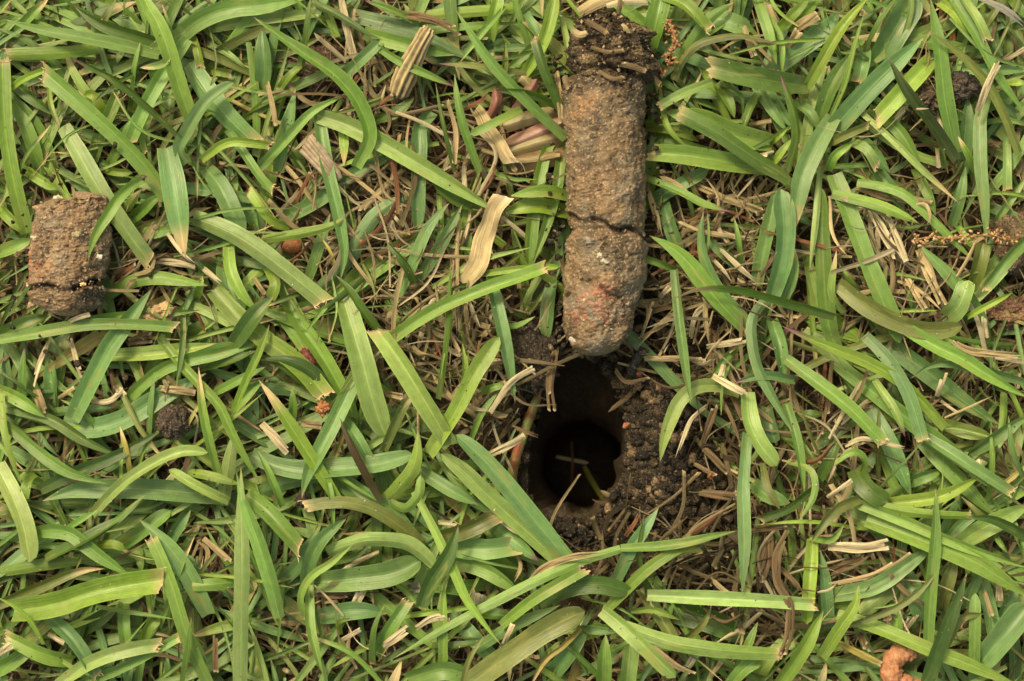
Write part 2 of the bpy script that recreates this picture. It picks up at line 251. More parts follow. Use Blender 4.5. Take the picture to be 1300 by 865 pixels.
# traced from the lawn: plan points base to tip ; width ; colour ; kind of tip ; height layer
BLADES = """
202,70 150,57 100,47 50,38 6,25;17;g;p;7
243,153 232,125 218,80 205,40 184,0 178,-30;23;y;p;8
213,252 185,212 150,175 100,130 56,92;22;g;c;8
8,122 25,105 52,92 78,87;9;y;p;7
35,296 22,250 12,200 5,140 3,78;21;y;c;7
130,62 90,66 50,68 9,70;17;y;c;6
68,232 58,200 42,165 25,140 10,112;28;g;p;4
230,175 195,140 150,103 115,85 86,71;10;d;v;9
238,50 215,82 195,115 180,145 165,182;20;g;c;7
205,55 170,45 130,32 95,9;16;d;p;6
60,2 100,22 155,48;30;g;r;3
120,-5 150,15 178,38;26;g;r;3
80,160 100,195 125,240 155,285 190,333;26;l;c;8
62,112 65,135 76,164;7;l;f;7
118,203 128,170 142,140 151,115;18;g;r;5
238,207 228,192 240,165 262,132 297,105;17;b;r;8
212,62 210,78 195,84 178,86;10;l;f;9
138,210 150,190 165,165 180,133;15;g;p;5
192,145 183,165 180,180 184,195;8;l;t;6
217,85 216,120 214,168;16;g;p;3
-10,42 35,65 70,90;30;b;r;2
-5,88 30,115 70,148;14;d;p;5
22,42 40,20 62,-2;14;g;f;5
122,47 135,22 148,-2;10;o;p;6
140,150 128,132 118,119 107,122;14;y;r;4
222,52 250,28 290,12 330,8 390,-2;27;g;p;6
262,38 320,27 370,22 403,17;15;l;t;5
246,42 251,62 255,84;11;y;c;5
223,-4 245,20 265,45 297,72;10;d;p;4
240,80 258,110 285,145 319,179;27;b;t;6
262,55 290,70 313,88;10;l;p;4
262,87 293,93;11;y;c;4
333,118 336,95 335,70 333,36;24;b;p;5
452,212 467,185 466,160 445,115 410,85 360,50 322,22;20;g;p;9
380,82 387,60 391,30 395,-6;9;d;p;9
395,2 430,20 470,45 485,50;10;d;p;6
463,42 490,50 530,60 578,70;20;g;p;7
438,18 475,27 520,40 560,58 607,80;20;b;p;5
432,103 460,75 487,51;18;b;r;6
308,145 350,123 400,100 447,78;15;d;p;5
398,145 450,163 500,190 560,225 636,271;23;l;p;8
354,218 358,185 368,150 375,113;17;b;p;6
330,214 370,170 400,140 437,122;14;g;p;7
260,148 295,125 327,105;5;y;p;5
355,113 368,97 384,84;10;y;r;6
256,203 285,182 310,180 343,184;12;y;c;8
290,165 310,195 330,225 346,242;12;g;c;7
405,145 412,200 425,255 437,315 432,357;19;b;p;8
435,150 437,185 437,212;13;y;f;6
467,155 500,145 526,124;17;d;p;5
355,280 400,258 450,222 490,200 538,168;21;b;p;5
448,117 480,105 510,83;6;d;p;6
530,30 500,15 463,1;10;g;v;6
326,72 315,100 308,138;14;o;p;3
365,35 410,42 460,37;10;b;p;3
350,62 358,80 362,97;12;y;p;3
180,228 155,245 135,275 120,300 112,329;13;g;p;15
-5,258 15,280 30,298;14;y;p;5
27,212 50,228 72,240;14;y;r;5
-5,322 20,312 43,303;18;g;p;6
212,188 220,230 228,280 235,326;30;b;f;8
168,278 190,260 207,245;16;g;p;5
168,300 200,295 230,290;16;g;p;5
135,375 160,360 190,352 225,355 264,363;20;g;p;7
92,532 110,495 135,445 160,410 193,367;25;b;p;8
90,412 150,402 200,398 255,394;14;g;p;6
-8,434 40,425 100,414 160,412 223,416;15;g;c;8
-5,430 30,412 62,401;22;d;p;7
250,378 257,350;10;y;p;6
158,268 180,240;11;l;f;6
128,213 145,218 168,219;10;y;r;5
28,397 57,380;14;g;p;4
262,215 278,235 290,258 306,298;26;b;r;5
245,276 300,300 355,338 412,384;25;l;c;8
368,290 345,280 330,262 316,242;13;y;c;6
333,304 380,297 425,285 446,267;12;y;v;8
405,368 440,335 455,305 485,265 530,246;20;b;p;7
437,255 443,280 449,296;12;d;p;5
348,404 410,388 460,350 520,310 592,260;28;g;p;5
470,345 440,372 405,400;9;d;v;7
526,358 515,335 490,306;10;d;p;8
484,428 460,395 445,372 427,350;13;d;p;8
428,354 420,322 404,297;4;e;f;7
433,372 445,410 460,460 475,515 490,555;31;l;r;8
572,565 540,510 508,458 480,420;26;l;c;9
290,308 292,340 305,370 328,398;17;y;p;7
298,436 320,405 347,376;24;d;p;8
288,325 292,360 307,398;26;b;r;4
272,368 300,400 340,435 380,465 412,502;26;y;t;7
358,355 373,400 400,440 425,480 452,535;20;g;r;5
392,355 405,315 419,272;16;b;p;5
340,338 351,360 343,382;16;y;r;6
318,292 321,262;4;d;p;6
498,430 545,398 610,370 660,353 692,341;18;g;t;9
502,382 518,350 530,320 545,288 571,257;15;b;p;7
526,360 545,333 565,300 587,260;16;b;p;7
485,362 498,395 512,422;11;g;p;4
501,382 540,410 568,440;14;b;p;4
-5,514 60,530 100,555 150,580;15;d;p;6
-5,492 30,510 58,530;18;g;p;6
8,538 45,570 85,598 134,614;17;g;p;8
80,538 120,545 160,532 200,507 262,474;29;b;p;6
58,525 100,521 151,517;12;b;p;5
30,514 29,480 32,438;12;g;v;6
66,518 65,480 62,448;18;b;p;4
85,478 84,455 81,430;16;o;r;3
202,428 240,475 275,510 300,560 332,616;13;g;p;8
153,517 190,480 225,460 285,447 342,430;17;g;p;6
128,454 200,450 275,436;19;l;p;6
188,562 190,520 196,472;8;b;p;7
278,607 265,555 256,510 252,466;12;g;f;8
216,577 235,545 257,508;7;e;p;7
238,573 290,535 334,499;5;y;p;7
52,622 100,598 150,578 206,546;17;d;p;7
118,654 150,620 190,592 230,575 264,575;16;l;r;8
285,630 220,624 160,620 100,622 54,636;31;b;p;6
165,604 160,575 152,541;9;e;f;7
290,637 245,615 214,596;12;l;r;8
-5,590 15,630 30,670 38,714;28;l;r;7
2,500 5,540 15,580 27,614;12;y;p;8
45,602 36,610 30,636;14;y;r;6
40,538 60,565 76,581;8;b;p;4
100,690 140,665 184,629;10;d;p;8
428,634 400,590 365,535 345,505 328,482;19;y;f;9
297,525 315,480 333,440 342,412;11;y;p;8
424,514 400,475 365,458 330,457;16;d;p;8
453,476 430,525 405,575 390,605 383,632;22;b;p;8
320,578 370,597 430,595 480,590 525,577;27;b;r;7
320,630 370,612 427,603;20;b;p;5
484,636 460,590 445,560 431,529;11;k;p;9
437,533 455,560 469,585;15;b;t;7
487,572 500,540 518,507 538,496;14;o;f;8
358,643 345,610 327,572;9;g;p;8
282,642 290,590 298,544;18;l;v;7
355,785 345,745 325,680 310,640 300,600;19;g;p;9
305,880 306,800 307,720 306,655 306,592;22;l;p;9
371,535 373,515 372,490;11;g;p;5
456,547 461,503;5;d;p;6
428,605 455,630 490,650 535,682;28;b;p;6
488,636 505,620 526,590 531,547;19;y;p;8
493,637 515,646 532,627 534,603;13;g;r;8
304,557 316,535 327,505;22;b;p;3
266,547 300,515 338,476;15;g;p;5
253,472 290,462 324,446;12;d;p;6
253,452 290,445 322,434;20;b;p;5
272,500 300,485 337,466;12;g;p;6
313,628 340,650 362,675 380,696;22;g;c;8
238,599 270,605 306,616;13;y;p;8
535,690 508,668 470,645 430,637 388,642;19;o;t;8
18,776 70,768 130,750 206,737;33;y;c;9
43,675 85,675 125,705 167,733;21;g;p;8
-5,728 60,717 117,712;16;g;p;6
58,712 110,685 145,665 170,648;12;d;p;8
138,702 180,675 217,648;22;g;r;5
265,780 240,730 210,690 177,660;25;b;p;7
268,875 240,815 215,735 193,684;20;g;t;9
60,780 90,808 108,835 122,860;18;b;c;8
72,872 115,842 160,826 202,819;18;l;c;9
100,868 150,850 190,830 228,809;14;g;c;8
92,838 60,832 35,822 9,809;22;g;t;8
-5,852 20,835 38,818;20;g;r;7
56,818 40,790 20,770 -5,758;7;y;p;10
-5,768 50,745 100,725 133,722;16;o;f;7
157,762 157,795 160,820;16;g;c;6
178,818 190,795 203,784;14;y;r;7
189,752 191,782;8;y;f;7
160,830 163,872;18;b;p;3
230,875 238,830 243,784;8;d;p;9
303,738 270,742 241,744;17;g;t;7
98,802 125,785 152,767;22;d;p;4
176,692 180,727;13;g;p;5
123,692 145,691 159,698;11;y;r;8
85,672 105,660 124,647;8;g;p;7
213,692 225,670 242,648;16;b;p;5
241,808 262,850;16;g;p;7
391,745 394,715 410,685 440,658;20;b;p;7
350,744 383,712 404,670;18;b;p;5
388,782 382,757 395,733 420,715 449,690;11;g;p;9
392,743 393,790 402,830 410,857;13;g;p;8
415,702 463,687 520,692 555,724;20;l;r;8
400,740 450,735 500,728 535,712;33;b;r;7
407,784 450,776 492,779;23;b;p;6
432,806 430,790 446,785;8;y;p;7
475,842 478,800 488,769;10;d;p;8
478,832 495,798 517,764;18;g;c;7
788,697 740,712 690,733 620,768 560,800 498,837;14;g;p;9
526,624 548,665 572,715 595,765 637,820;13;y;p;10
534,770 546,738 568,705 582,667;20;d;p;10
558,682 590,672 628,654;22;o;t;8
573,694 610,698 654,694;28;b;t;7
578,713 620,725 668,757;20;g;p;7
622,666 650,685 684,713;20;b;v;7
533,597 570,622 607,641;18;b;p;7
730,722 690,675 650,625 615,585 579,552;26;b;r;9
722,724 670,676 620,630 590,600 560,576;24;l;r;8
592,872 650,830 700,795 743,776;31;o;r;9
637,795 670,767 700,747 741,724;16;y;t;9
683,765 720,747 760,742 803,752;24;d;r;7
603,825 650,795 712,768;16;b;p;7
733,797 784,803;12;b;p;6
702,857 725,825 747,798;22;b;p;5
737,798 715,820 690,840 672,874;8;e;f;9
563,876 563,800 564,738;13;g;p;8
518,862 560,850 592,856;24;g;r;7
586,876 595,840 614,808;7;o;p;16
548,822 580,822 612,814;9;d;p;7
573,778 610,820 643,852;20;b;r;4
598,682 620,665 638,648;12;b;p;6
606,780 650,782;14;d;p;5
765,874 766,835 769,806;20;g;p;7
718,176 665,125 620,75 579,13;15;g;p;9
715,145 703,115 690,85 680,49;13;d;c;9
713,136 680,120 650,115 626,114;10;d;v;8
660,103 680,75 695,40 706,-5;18;y;r;6
578,218 568,175 553,105;6;d;p;8
609,218 590,165 582,130 577,94;11;g;p;8
480,60 510,80 545,96 578,110;11;g;v;8
667,92 600,83 557,81;9;o;v;7
632,112 640,90 642,55;8;o;p;7
623,50 628,20 634,-5;16;y;r;5
660,5 675,30 689,57;12;b;p;4
695,22 708,60 718,97;20;b;p;3
712,22 718,50 722,86;9;l;p;6
548,142 534,157 532,200 530,250 530,292;19;b;r;6
618,268 575,250 545,215 530,194;17;d;p;7
705,165 692,195 682,240 675,290 671,337;17;g;r;6
714,185 708,240 690,300 673,340;14;g;p;6
722,250 690,243 648,249;16;y;p;8
722,270 680,262 638,270;21;y;p;7
588,258 592,295 598,337;14;g;r;5
620,343 632,395 642,440 654,512;16;b;p;8
603,349 660,342 710,339;10;y;r;8
557,507 567,440 571,380 573,330;8;d;p;8
620,216 650,228 682,228;6;g;p;7
662,139 620,160 596,171;13;g;r;8
607,26 607,75;16;y;p;3
627,62 684,61;12;b;p;4
545,577 580,520 605,470 634,428;21;y;r;9
585,502 590,470 587,436;9;y;p;8
597,562 612,525 634,496;9;g;p;7
607,498 641,487;10;g;c;7
825,62 833,30 841,-5;26;g;r;6
845,-3 865,4 882,20 898,38;18;y;c;8
855,102 870,70 895,53 940,45 993,58;11;o;v;8
854,97 875,60 900,25 932,3;18;g;p;6
1024,110 980,103 940,95 901,86;28;d;t;8
905,105 870,118 837,136;13;l;t;8
1002,227 950,195 905,165 864,144;23;d;t;9
978,184 930,172 885,152 843,142;34;g;p;7
975,216 920,206 870,198 827,195;25;g;t;7
820,160 855,163 887,180;16;y;p;6
823,170 860,180 902,196;14;g;p;5
893,18 925,28 953,39;27;b;r;4
960,-5 975,40 986,82;16;g;p;6
975,20 990,50 993,94;9;g;p;7
1000,218 1012,175 1006,135 991,96;11;d;v;9
960,110 980,140 999,167;15;b;p;5
973,113 990,140 1007,163;15;b;p;4
910,106 925,130 933,150;16;g;p;6
962,121 952,140 942,165;12;g;p;6
913,107 938,120 943,150;7;d;p;7
983,42 1005,20 1029,-4;14;y;p;6
1003,40 1025,15 1042,-4;12;y;p;6
978,92 1015,62 1045,40 1068,10;28;b;p;5
1023,112 1042,80 1070,35 1103,-4;17;y;p;8
1008,130 1028,145 1040,168;14;b;p;6
975,183 1001,161;8;y;p;6
977,214 1006,176;10;y;p;6
1108,102 1128,52 1162,-5;36;b;r;5
1050,172 1090,127 1130,87 1172,48;31;b;p;7
1184,75 1150,112 1113,152;25;y;c;7
1214,195 1200,130 1192,60 1180,-5;22;g;p;8
1213,204 1180,155 1150,115 1127,72;16;k2;p;10
1294,195 1275,145 1250,100 1215,65 1178,38;14;o;p;9
1208,-5 1240,45 1265,95 1305,150;16;g;p;8
1220,-4 1240,25 1252,50;14;l;t;8
1203,88 1250,88 1305,90;15;b;p;5
1054,149 1072,110 1085,60 1098,13;7;g;p;8
1097,62 1094,85 1090,103;20;b;c;7
1097,67 1115,30 1140,-4;7;d;p;7
1040,153 1055,110 1080,68;20;g;p;6
1057,150 1035,188 1018,225 1010,262 1003,306;25;b;f;8
1048,183 1075,170 1103,158;11;o;c;8
1051,217 1060,197 1083,181;12;y;p;7
1080,180 1100,190 1113,212;15;l;t;7
1093,175 1110,195 1130,220;20;b;p;5
1103,138 1140,165 1170,213;17;g;p;6
1093,143 1130,175 1165,210 1216,257;9;l;f;8
1220,220 1225,170 1229,122;20;b;p;5
1253,120 1245,150 1245,210 1250,260 1252,312;17;b;p;7
1237,218 1228,195 1216,173;9;y;f;7
1277,168 1278,241;13;l;c;5
1193,3 1215,20 1230,47;16;y;p;6
1253,18 1262,50 1273,72;14;b;p;5
1280,106 1305,105;9;y;p;8
1283,-4 1303,24;14;g;p;6
816,225 860,242 890,258 927,269;11;g;v;8
818,262 855,240 899,216;18;b;r;5
840,252 852,290 863,320;18;b;r;5
950,424 905,375 865,325 824,299;23;g;p;8
957,417 915,370 893,325 890,290 893,268;15;b;p;8
860,343 835,333 812,325;10;g;c;8
857,343 862,400 868,450 877,512;14;b;p;9
1060,402 1030,393 980,378 930,366 880,368 852,381;12;d;f;10
980,374 992,330 995,290 991,240;26;b;r;8
962,363 972,310 980,270 986,232;19;b;p;6
994,382 1005,350 1006,310;18;b;f;6
942,342 915,320 892,296;14;b;p;6
941,337 936,300 931,274;8;g;p;7
972,380 957,400 956,440 966,475 985,510 1006,549;15;b;p;8
1200,543 1150,490 1100,460 1045,438 990,413;16;y;v;8
980,408 990,440 994,482;18;b;p;7
998,268 1032,286;14;b;p;4
1042,214 1036,280 1028,342;9;l;p;7
1062,445 1050,400 1045,320 1042,238;21;g;r;6
1058,222 1080,280 1105,345 1128,400 1142,436;26;g;r;7
1098,426 1130,460 1155,505 1172,559;17;b;c;9
1056,246 1105,257 1135,268 1167,284;15;y;p;8
1088,231 1140,242 1180,275 1237,332;13;g;p;7
1108,212 1130,240 1147,268;18;b;p;5
1162,214 1180,250 1188,274;12;g;p;5
1250,415 1235,385 1205,350 1166,310;17;b;p;7
1203,402 1218,388 1230,356;26;l;r;8
1229,403 1255,388 1285,372;8;y;p;9
1306,300 1280,328 1250,366;15;g;c;8
1230,368 1240,340 1249,308;22;o;r;6
1064,360 1095,385 1135,407 1180,420 1222,414;24;o;r;8
1072,397 1056,372 1062,318;9;l;f;7
1092,372 1067,338;7;g;p;6
1162,404 1153,361;7;g;p;5
1128,396 1160,394 1191,394;5;y;p;6
1208,287 1220,250 1226,212;14;b;p;5
1212,283 1237,318;10;g;p;5
1262,283 1285,250 1304,222;10;l;p;5
1135,408 1180,436 1220,455 1260,480 1305,505;19;g;p;9
1120,430 1180,475 1230,515 1270,540;25;b;p;5
1058,458 1110,500 1170,545 1230,590 1300,645;22;g;p;6
1170,552 1225,587 1284,625;15;b;c;9
998,456 1040,488 1080,520 1121,562;18;g;t;9
1110,483 1135,520 1149,555;11;l;v;9
1105,518 1130,565 1157,630;22;b;p;6
1305,487 1225,465 1185,463 1156,481;12;b;p;8
1120,641 1190,632 1246,604;18;y;p;8
1148,614 1197,596;16;b;p;5
1168,556 1210,600 1262,655;22;g;p;6
1275,498 1273,540 1261,578;11;y;p;7
1198,538 1230,548 1259,554;18;l;p;6
1230,574 1270,550 1305,528;18;b;p;7
1302,613 1285,570 1280,528;8;b;p;8
1254,633 1260,590 1258,543;8;g;p;8
1115,621 1145,590 1172,560;3;d;p;10
1093,607 1096,582 1080,575 1057,593;10;g;p;8
1086,596 1100,620 1128,638;25;d;r;8
1041,608 1055,580 1064,558;14;d;r;7
1178,815 1182,740 1187,680 1188,621;18;g;p;9
1213,692 1250,670 1308,640;26;l;p;6
1080,636 1150,662 1215,690 1308,722;15;g;p;9
1100,660 1180,690 1240,715 1308,760;27;g;p;8
1080,634 1160,651 1233,656;12;y;c;9
1308,684 1262,660 1226,657;14;d;p;8
1263,680 1279,702;8;g;p;6
1056,757 1110,745 1150,718 1187,693;22;b;p;7
1142,733 1115,760 1090,779;26;l;r;6
1138,722 1165,760 1177,788;30;b;r;5
1076,794 1130,775 1165,752 1196,718;9;o;p;9
1043,834 1065,800 1085,770 1090,743;17;y;p;9
1063,781 1120,800 1180,825 1240,848 1300,875;20;y;p;8
1173,876 1190,825 1210,775 1227,728;21;d;p;10
1198,823 1220,785 1252,779;12;o;p;8
1236,876 1238,800 1238,753;16;g;r;7
1240,848 1270,812 1306,770;35;b;r;7
1195,773 1205,735 1214,703;18;o;p;6
1263,793 1280,765 1292,743;20;b;p;4
1226,773 1235,745 1252,720;16;b;p;5
1070,648 1110,668 1172,676;18;g;p;6
1052,798 1048,750 1041,698;16;b;p;6
1094,633 1065,645 1045,665 1029,690;14;o;p;9
1028,682 1055,685 1071,667;9;g;p;8
938,499 900,489 870,501 853,530 843,560 838,587;20;l;p;8
948,498 950,530 962,560 986,592;22;l;r;9
948,550 943,620 945,690 942,757;17;b;p;10
1008,483 970,478 933,486;14;b;v;7
944,433 920,455 901,482;12;g;p;6
1006,532 1047,525;12;d;p;6
998,513 1012,560 1021,623;14;g;p;7
1000,586 1030,598 1033,630 1013,663;9;g;p;9
968,588 975,620 992,650;10;o;p;8
956,613 975,630 1003,639;20;b;p;6
1033,618 1000,645 963,659;12;d;c;8
973,517 985,563;18;b;r;5
1013,553 1036,587;4;g;p;6
788,697 855,692 936,674;12;g;p;9
781,738 800,700 820,670 836,645;19;b;p;7
768,777 820,725 860,700 897,688;14;y;p;8
822,756 900,760 970,763 1033,767;19;l;c;9
793,794 850,815 920,826 989,830;19;g;c;9
765,774 800,803 858,860;20;l;r;16
800,775 830,774 863,787;10;y;p;8
813,748 845,795 877,848;18;o;p;6
843,768 900,785 958,817;36;d;p;3
936,853 952,815 962,790;12;g;p;7
922,875 945,850 967,836;18;g;r;7
1032,686 1028,740 1024,793;18;y;r;7
986,872 1018,827 1046,773;20;y;p;8
870,810 890,795 903,771;10;o;p;6
795,872 800,818;26;l;r;6
"""
STRAWS = """
588,360 606,335 618,292 632,258 650,238;21;t;c;8
332,538 350,557 369,579;11;p;c;7
382,538 413,542;11;t;c;7
490,500 516,505;9;t;c;6
583,275 580,320 582,400 583,440;4;t;p;7
571,316 577,360 582,430;7;t;f;6
588,365 600,395 611,422;5;p;p;6
586,370 592,400 596,430;7;t;p;6
616,580 645,566 670,550;9;p;c;8
622,524 650,485 687,463;8;p;c;8
650,542 688,556;5;n;p;6
706,440 697,490 700,532;10;n;t;5
602,500 610,557;7;n;c;5
818,456 860,455 917,456;7;t;t;6
897,441 952,431;8;p;c;7
905,477 930,492 953,503;9;p;c;9
919,463 914,482;8;p;c;8
902,512 880,530 868,555 857,587;5;p;p;6
891,567 900,540 911,510;8;n;c;5
779,466 795,485 834,479;6;n;t;6
890,566 915,590 940,612;9;n;t;4
881,589 922,611;6;n;t;4
887,625 940,632;10;n;t;4
911,497 930,535 943,577;4;n;p;6
928,499 947,537;8;n;c;5
821,234 832,270 841,305;7;t;p;6
876,232 915,250 972,270;9;t;c;5
860,301 907,273;9;t;c;5
905,299 918,264;6;n;c;6
917,214 918,263;3;n;p;6
896,284 930,300 962,305;6;p;p;5
908,310 945,345 972,367;6;p;p;7
877,434 882,403 897,389 924,394;7;p;p;6
899,324 920,345 931,363;4;p;p;6
837,378 854,361;9;p;c;6
814,428 831,379;4;t;c;6
811,431 851,407;5;t;c;6
965,352 988,315;5;n;p;10
1104,266 1130,310 1152,354;11;p;t;6
1126,271 1140,305 1156,347;8;p;t;7
1167,316 1185,360 1206,402;13;t;t;6
1149,349 1177,397;8;t;t;6
1078,234 1130,250 1217,266;12;t;t;5
1158,263 1174,259 1181,278 1169,293;4;t;p;8
1053,249 1058,300 1082,332;4;t;p;7
1214,352 1225,335 1238,310 1245,294;4;t;p;9
1248,389 1252,434;7;p;c;6
1139,357 1170,370 1202,402;4;t;p;6
1134,154 1150,136;6;p;c;6
1187,141 1195,170 1204,192;10;p;t;5
1239,147 1255,105 1271,74;9;p;c;9
1254,62 1268,18;4;n;p;6
1273,79 1304,60;6;p;c;6
1243,-3 1275,12 1304,35;8;s;p;9
1190,188 1192,218;6;p;c;5
1160,139 1183,138;2;p;p;11
1012,35 1042,17;14;t;c;7
999,62 1021,33;12;t;t;6
944,33 955,65 966,90;7;t;t;7
951,159 984,152;6;t;c;5
953,201 987,193;8;p;t;6
498,17 550,25 600,49;11;n;t;6
604,138 625,172 652,212;15;t;c;6
590,139 615,125 624,114;5;r;p;7
705,86 710,120 714,162;8;t;c;7
433,-4 440,35 449,74;9;p;c;5
439,132 445,112 463,84;5;r;c;5
474,139 502,117;4;r;c;6
480,141 491,103;3;p;p;6
339,104 347,140 351,170;6;t;c;8
512,216 480,245 454,273;7;t;c;6
376,257 396,214;4;r;c;7
487,263 506,312;10;p;t;5
506,260 519,302;8;p;t;5
443,329 502,315;3;n;p;6
319,348 339,378;6;t;c;4
258,341 285,363;7;p;p;6
193,331 225,334 258,341;9;p;t;5
138,346 172,341;7;t;c;4
212,296 230,320 252,340;5;p;p;7
84,411 100,403 119,398;6;p;c;9
148,353 180,329;4;r;c;5
63,430 50,460 38,500;6;p;t;7
43,488 58,530;12;t;c;5
89,430 100,470 106,484;6;p;t;6
111,510 140,509 159,489;7;p;t;6
74,506 99,489;4;t;c;6
198,492 230,496 253,500;9;t;c;7
146,489 162,506;10;p;t;5
163,434 198,429;12;n;t;6
61,805 86,819;6;p;c;6
-4,832 19,815;9;p;c;9
148,711 189,687;3;n;p;6
393,752 430,755 460,747;10;n;t;5
446,776 455,760 464,744;12;p;t;6
486,821 505,808 523,794;11;p;c;8
470,744 475,774;4;t;p;5
434,813 462,797;6;p;c;7
273,806 274,858;7;n;c;7
258,684 278,700 297,716;8;t;t;8
608,768 613,739;17;p;t;5
654,701 661,720 649,743;5;t;p;6
672,739 690,722 725,708 772,701;9;t;p;8
639,818 653,788;6;p;c;8
518,748 538,745;14;s;c;5
633,659 655,675 672,680;6;p;p;7
556,664 584,665;8;p;t;8
528,798 550,785 580,783;9;p;t;8
953,673 990,668 1024,663;9;n;t;6
976,678 972,715 958,747;14;n;t;6
1001,673 988,700 985,722 990,750 1003,772 1000,812 991,842 990,872;11;n;t;9
988,720 1010,740 1019,757;6;n;p;8
1014,748 1042,752;2;n;p;8
799,737 830,715 857,689;12;n;c;7
873,847 892,814;10;p;t;7
826,819 855,843 892,860;9;t;t;9
902,860 919,836;6;t;c;6
838,686 877,653;4;n;p;6
792,684 805,665 813,648;5;r;p;7
893,774 920,790 952,774;5;n;p;7
1046,693 1100,695 1152,684;13;p;t;8
1053,743 1110,728 1159,697;6;t;t;9
1038,753 1055,748 1068,732;3;p;p;9
1053,726 1102,707;12;n;c;5
1063,816 1095,832 1122,846;8;e;t;7
1146,802 1167,776;12;p;t;5
1268,740 1269,767;10;p;c;6
1249,749 1261,787;7;t;c;6
1119,758 1129,792;14;n;t;5
1091,803 1106,832;9;n;t;6
1206,430 1230,445 1270,450 1304,453;9;t;p;10
1263,453 1304,461;8;p;t;9
1190,504 1201,468;7;p;t;8
1118,561 1153,570;5;p;p;9
1057,448 1050,520 1044,562;6;n;t;6
1093,483 1070,525 1051,562;5;p;c;7
1104,506 1063,542;5;p;c;6
1050,632 1090,604;5;p;c;8
1199,531 1235,515 1269,499;2.5;t;p;8
1194,509 1223,529;5;p;t;6
1073,566 1095,557 1122,563;6;p;p;9
1240,603 1243,579;8;p;c;7
"""
# ---------------------------------------------------------------- labels
LM = [((88,320),'the small soil core'),((768,110),"the long core's upper half"),((768,215),"the long core's middle"),((760,370),"the long core's lower end"),
 ((738,585),'the dark core hole'),((618,300),'the bent tan leaf'),((525,75),'the ribbed straw stub'),((408,203),'the grey wood chip'),
 ((221,535),'the round soil crumb'),((1142,845),'the orange curled lump'),((1280,310),'the bare clod at right'),((850,80),'the rusty seed spike'),
 ((1200,302),'the sandy seed spike'),((205,400),'the crumpled tan lump'),((680,180),'the pink striped shoot'),((840,560),'the crumbly soil rim'),
 ((805,455),'the black charred twig'),((392,458),'the dark red pod'),((372,312),'the smooth brown seed'),((1178,120),'the paired dark clods'),
 ((0,865),'the bottom left corner'),((1300,865),'the bottom right corner'),((0,0),'the top left corner'),((1300,0),'the top right corner'),
 ((650,865),'the bottom edge centre'),((600,0),'the top edge centre'),((0,600),'the left edge'),((1300,600),'the right edge'),((430,865),'the bottom edge'),((1000,0),'the top edge')]
def describe(pts, w, c, t, kind):
    names = dict(y='yellow-green', g='mid-green', b='bluish-green', d='dark green', l='pale green', o='olive', k='brown-black', k2='very dark green', e='yellowed') if kind == 'grass blade' else \
            dict(t='tan', p='pale cream', n='brown', r='reddish', s='greyish', e='yellowish')
    P = np.array(pts); L = np.linalg.norm(np.diff(P, axis=0), axis=1).sum()
    a = []
    if L > 120: a.append('long')
    elif L < 45: a.append('short')
    if w > 22: a.append('broad')
    elif w < 9: a.append('thin')
    a.append(names[c]); a.append(kind)
    tp = dict(c='with cut tip', t='with torn tip', f='with dried tip', v='with purple tip', r='', p='')[t]
    if kind == 'straw': tp = dict(c='cut square', t='with frayed end', f='with pale end').get(t, '')
    if tp: a.append(tp)
    d = P[-1]-P[0]; ang = math.degrees(math.atan2(-d[1], d[0])) % 360
    dr = ['right','up-right','up','up-left','left','down-left','down','down-right'][int(((ang+22.5) % 360)//45)]
    s = ' '.join(a)+', aimed '+dr+','
    m = P.mean(axis=0)
    best = min(LM, key=lambda l: math.hypot(m[0]-l[0][0], m[1]-l[0][1]))
    v = m-np.array(best[0]); dist = np.hypot(*v)
    an = math.degrees(math.atan2(-v[1], v[0])) % 360
    rel = ['right of','upper right of','above','upper left of','left of','lower left of','below','lower right of'][int(((an+22.5) % 360)//45)]
    if 'corner' in best[1] or 'edge' in best[1]: rel = 'near' if dist < 110 else ('off' if False else 'away from')
    if 'corner' in best[1] or 'edge' in best[1]:
        return s+' '+('hugging ' if dist < 60 else 'near ' if dist < 130 else 'inward of ')+best[1]
    return s+' '+('close ' if dist < 60 else '')+rel+' '+best[1]
def unique(objs, pos):
    d = {}
    for o, p in zip(objs, pos): d.setdefault(o['label'], []).append((p, o))
    for lab, l in d.items():
        if len(l) < 2: continue
        xs = [p[0] for p, _ in l]; ys = [p[1] for p, _ in l]
        hor = (max(xs)-min(xs)) >= (max(ys)-min(ys)); l.sort(key=lambda q: q[0][0] if hor else q[0][1])
        w = ['left-hand', 'right-hand'] if hor else ['upper', 'lower']
        if len(l) > 2: w = ['leftmost']+['middle']*(len(l)-2)+['rightmost'] if hor else ['topmost']+['middle']*(len(l)-2)+['lowest']
        if len(l) > 3: w[1] = 'second-from-left' if hor else 'second-from-top'
        if len(l) > 4: w[2] = 'third-from-left' if hor else 'third-from-top'
        for (p, o), q in zip(l, w): o['label'] = q+' '+lab
    for o in objs:
        wds = o['label'].split()
        for drop in ('close', 'thin', 'long', 'short', 'broad'):
            if len(wds) > 16 and drop in wds: wds.remove(drop)
        if len(wds) > 16: wds = [q for q in wds if q != 'grass']
        o['label'] = ' '.join(wds)

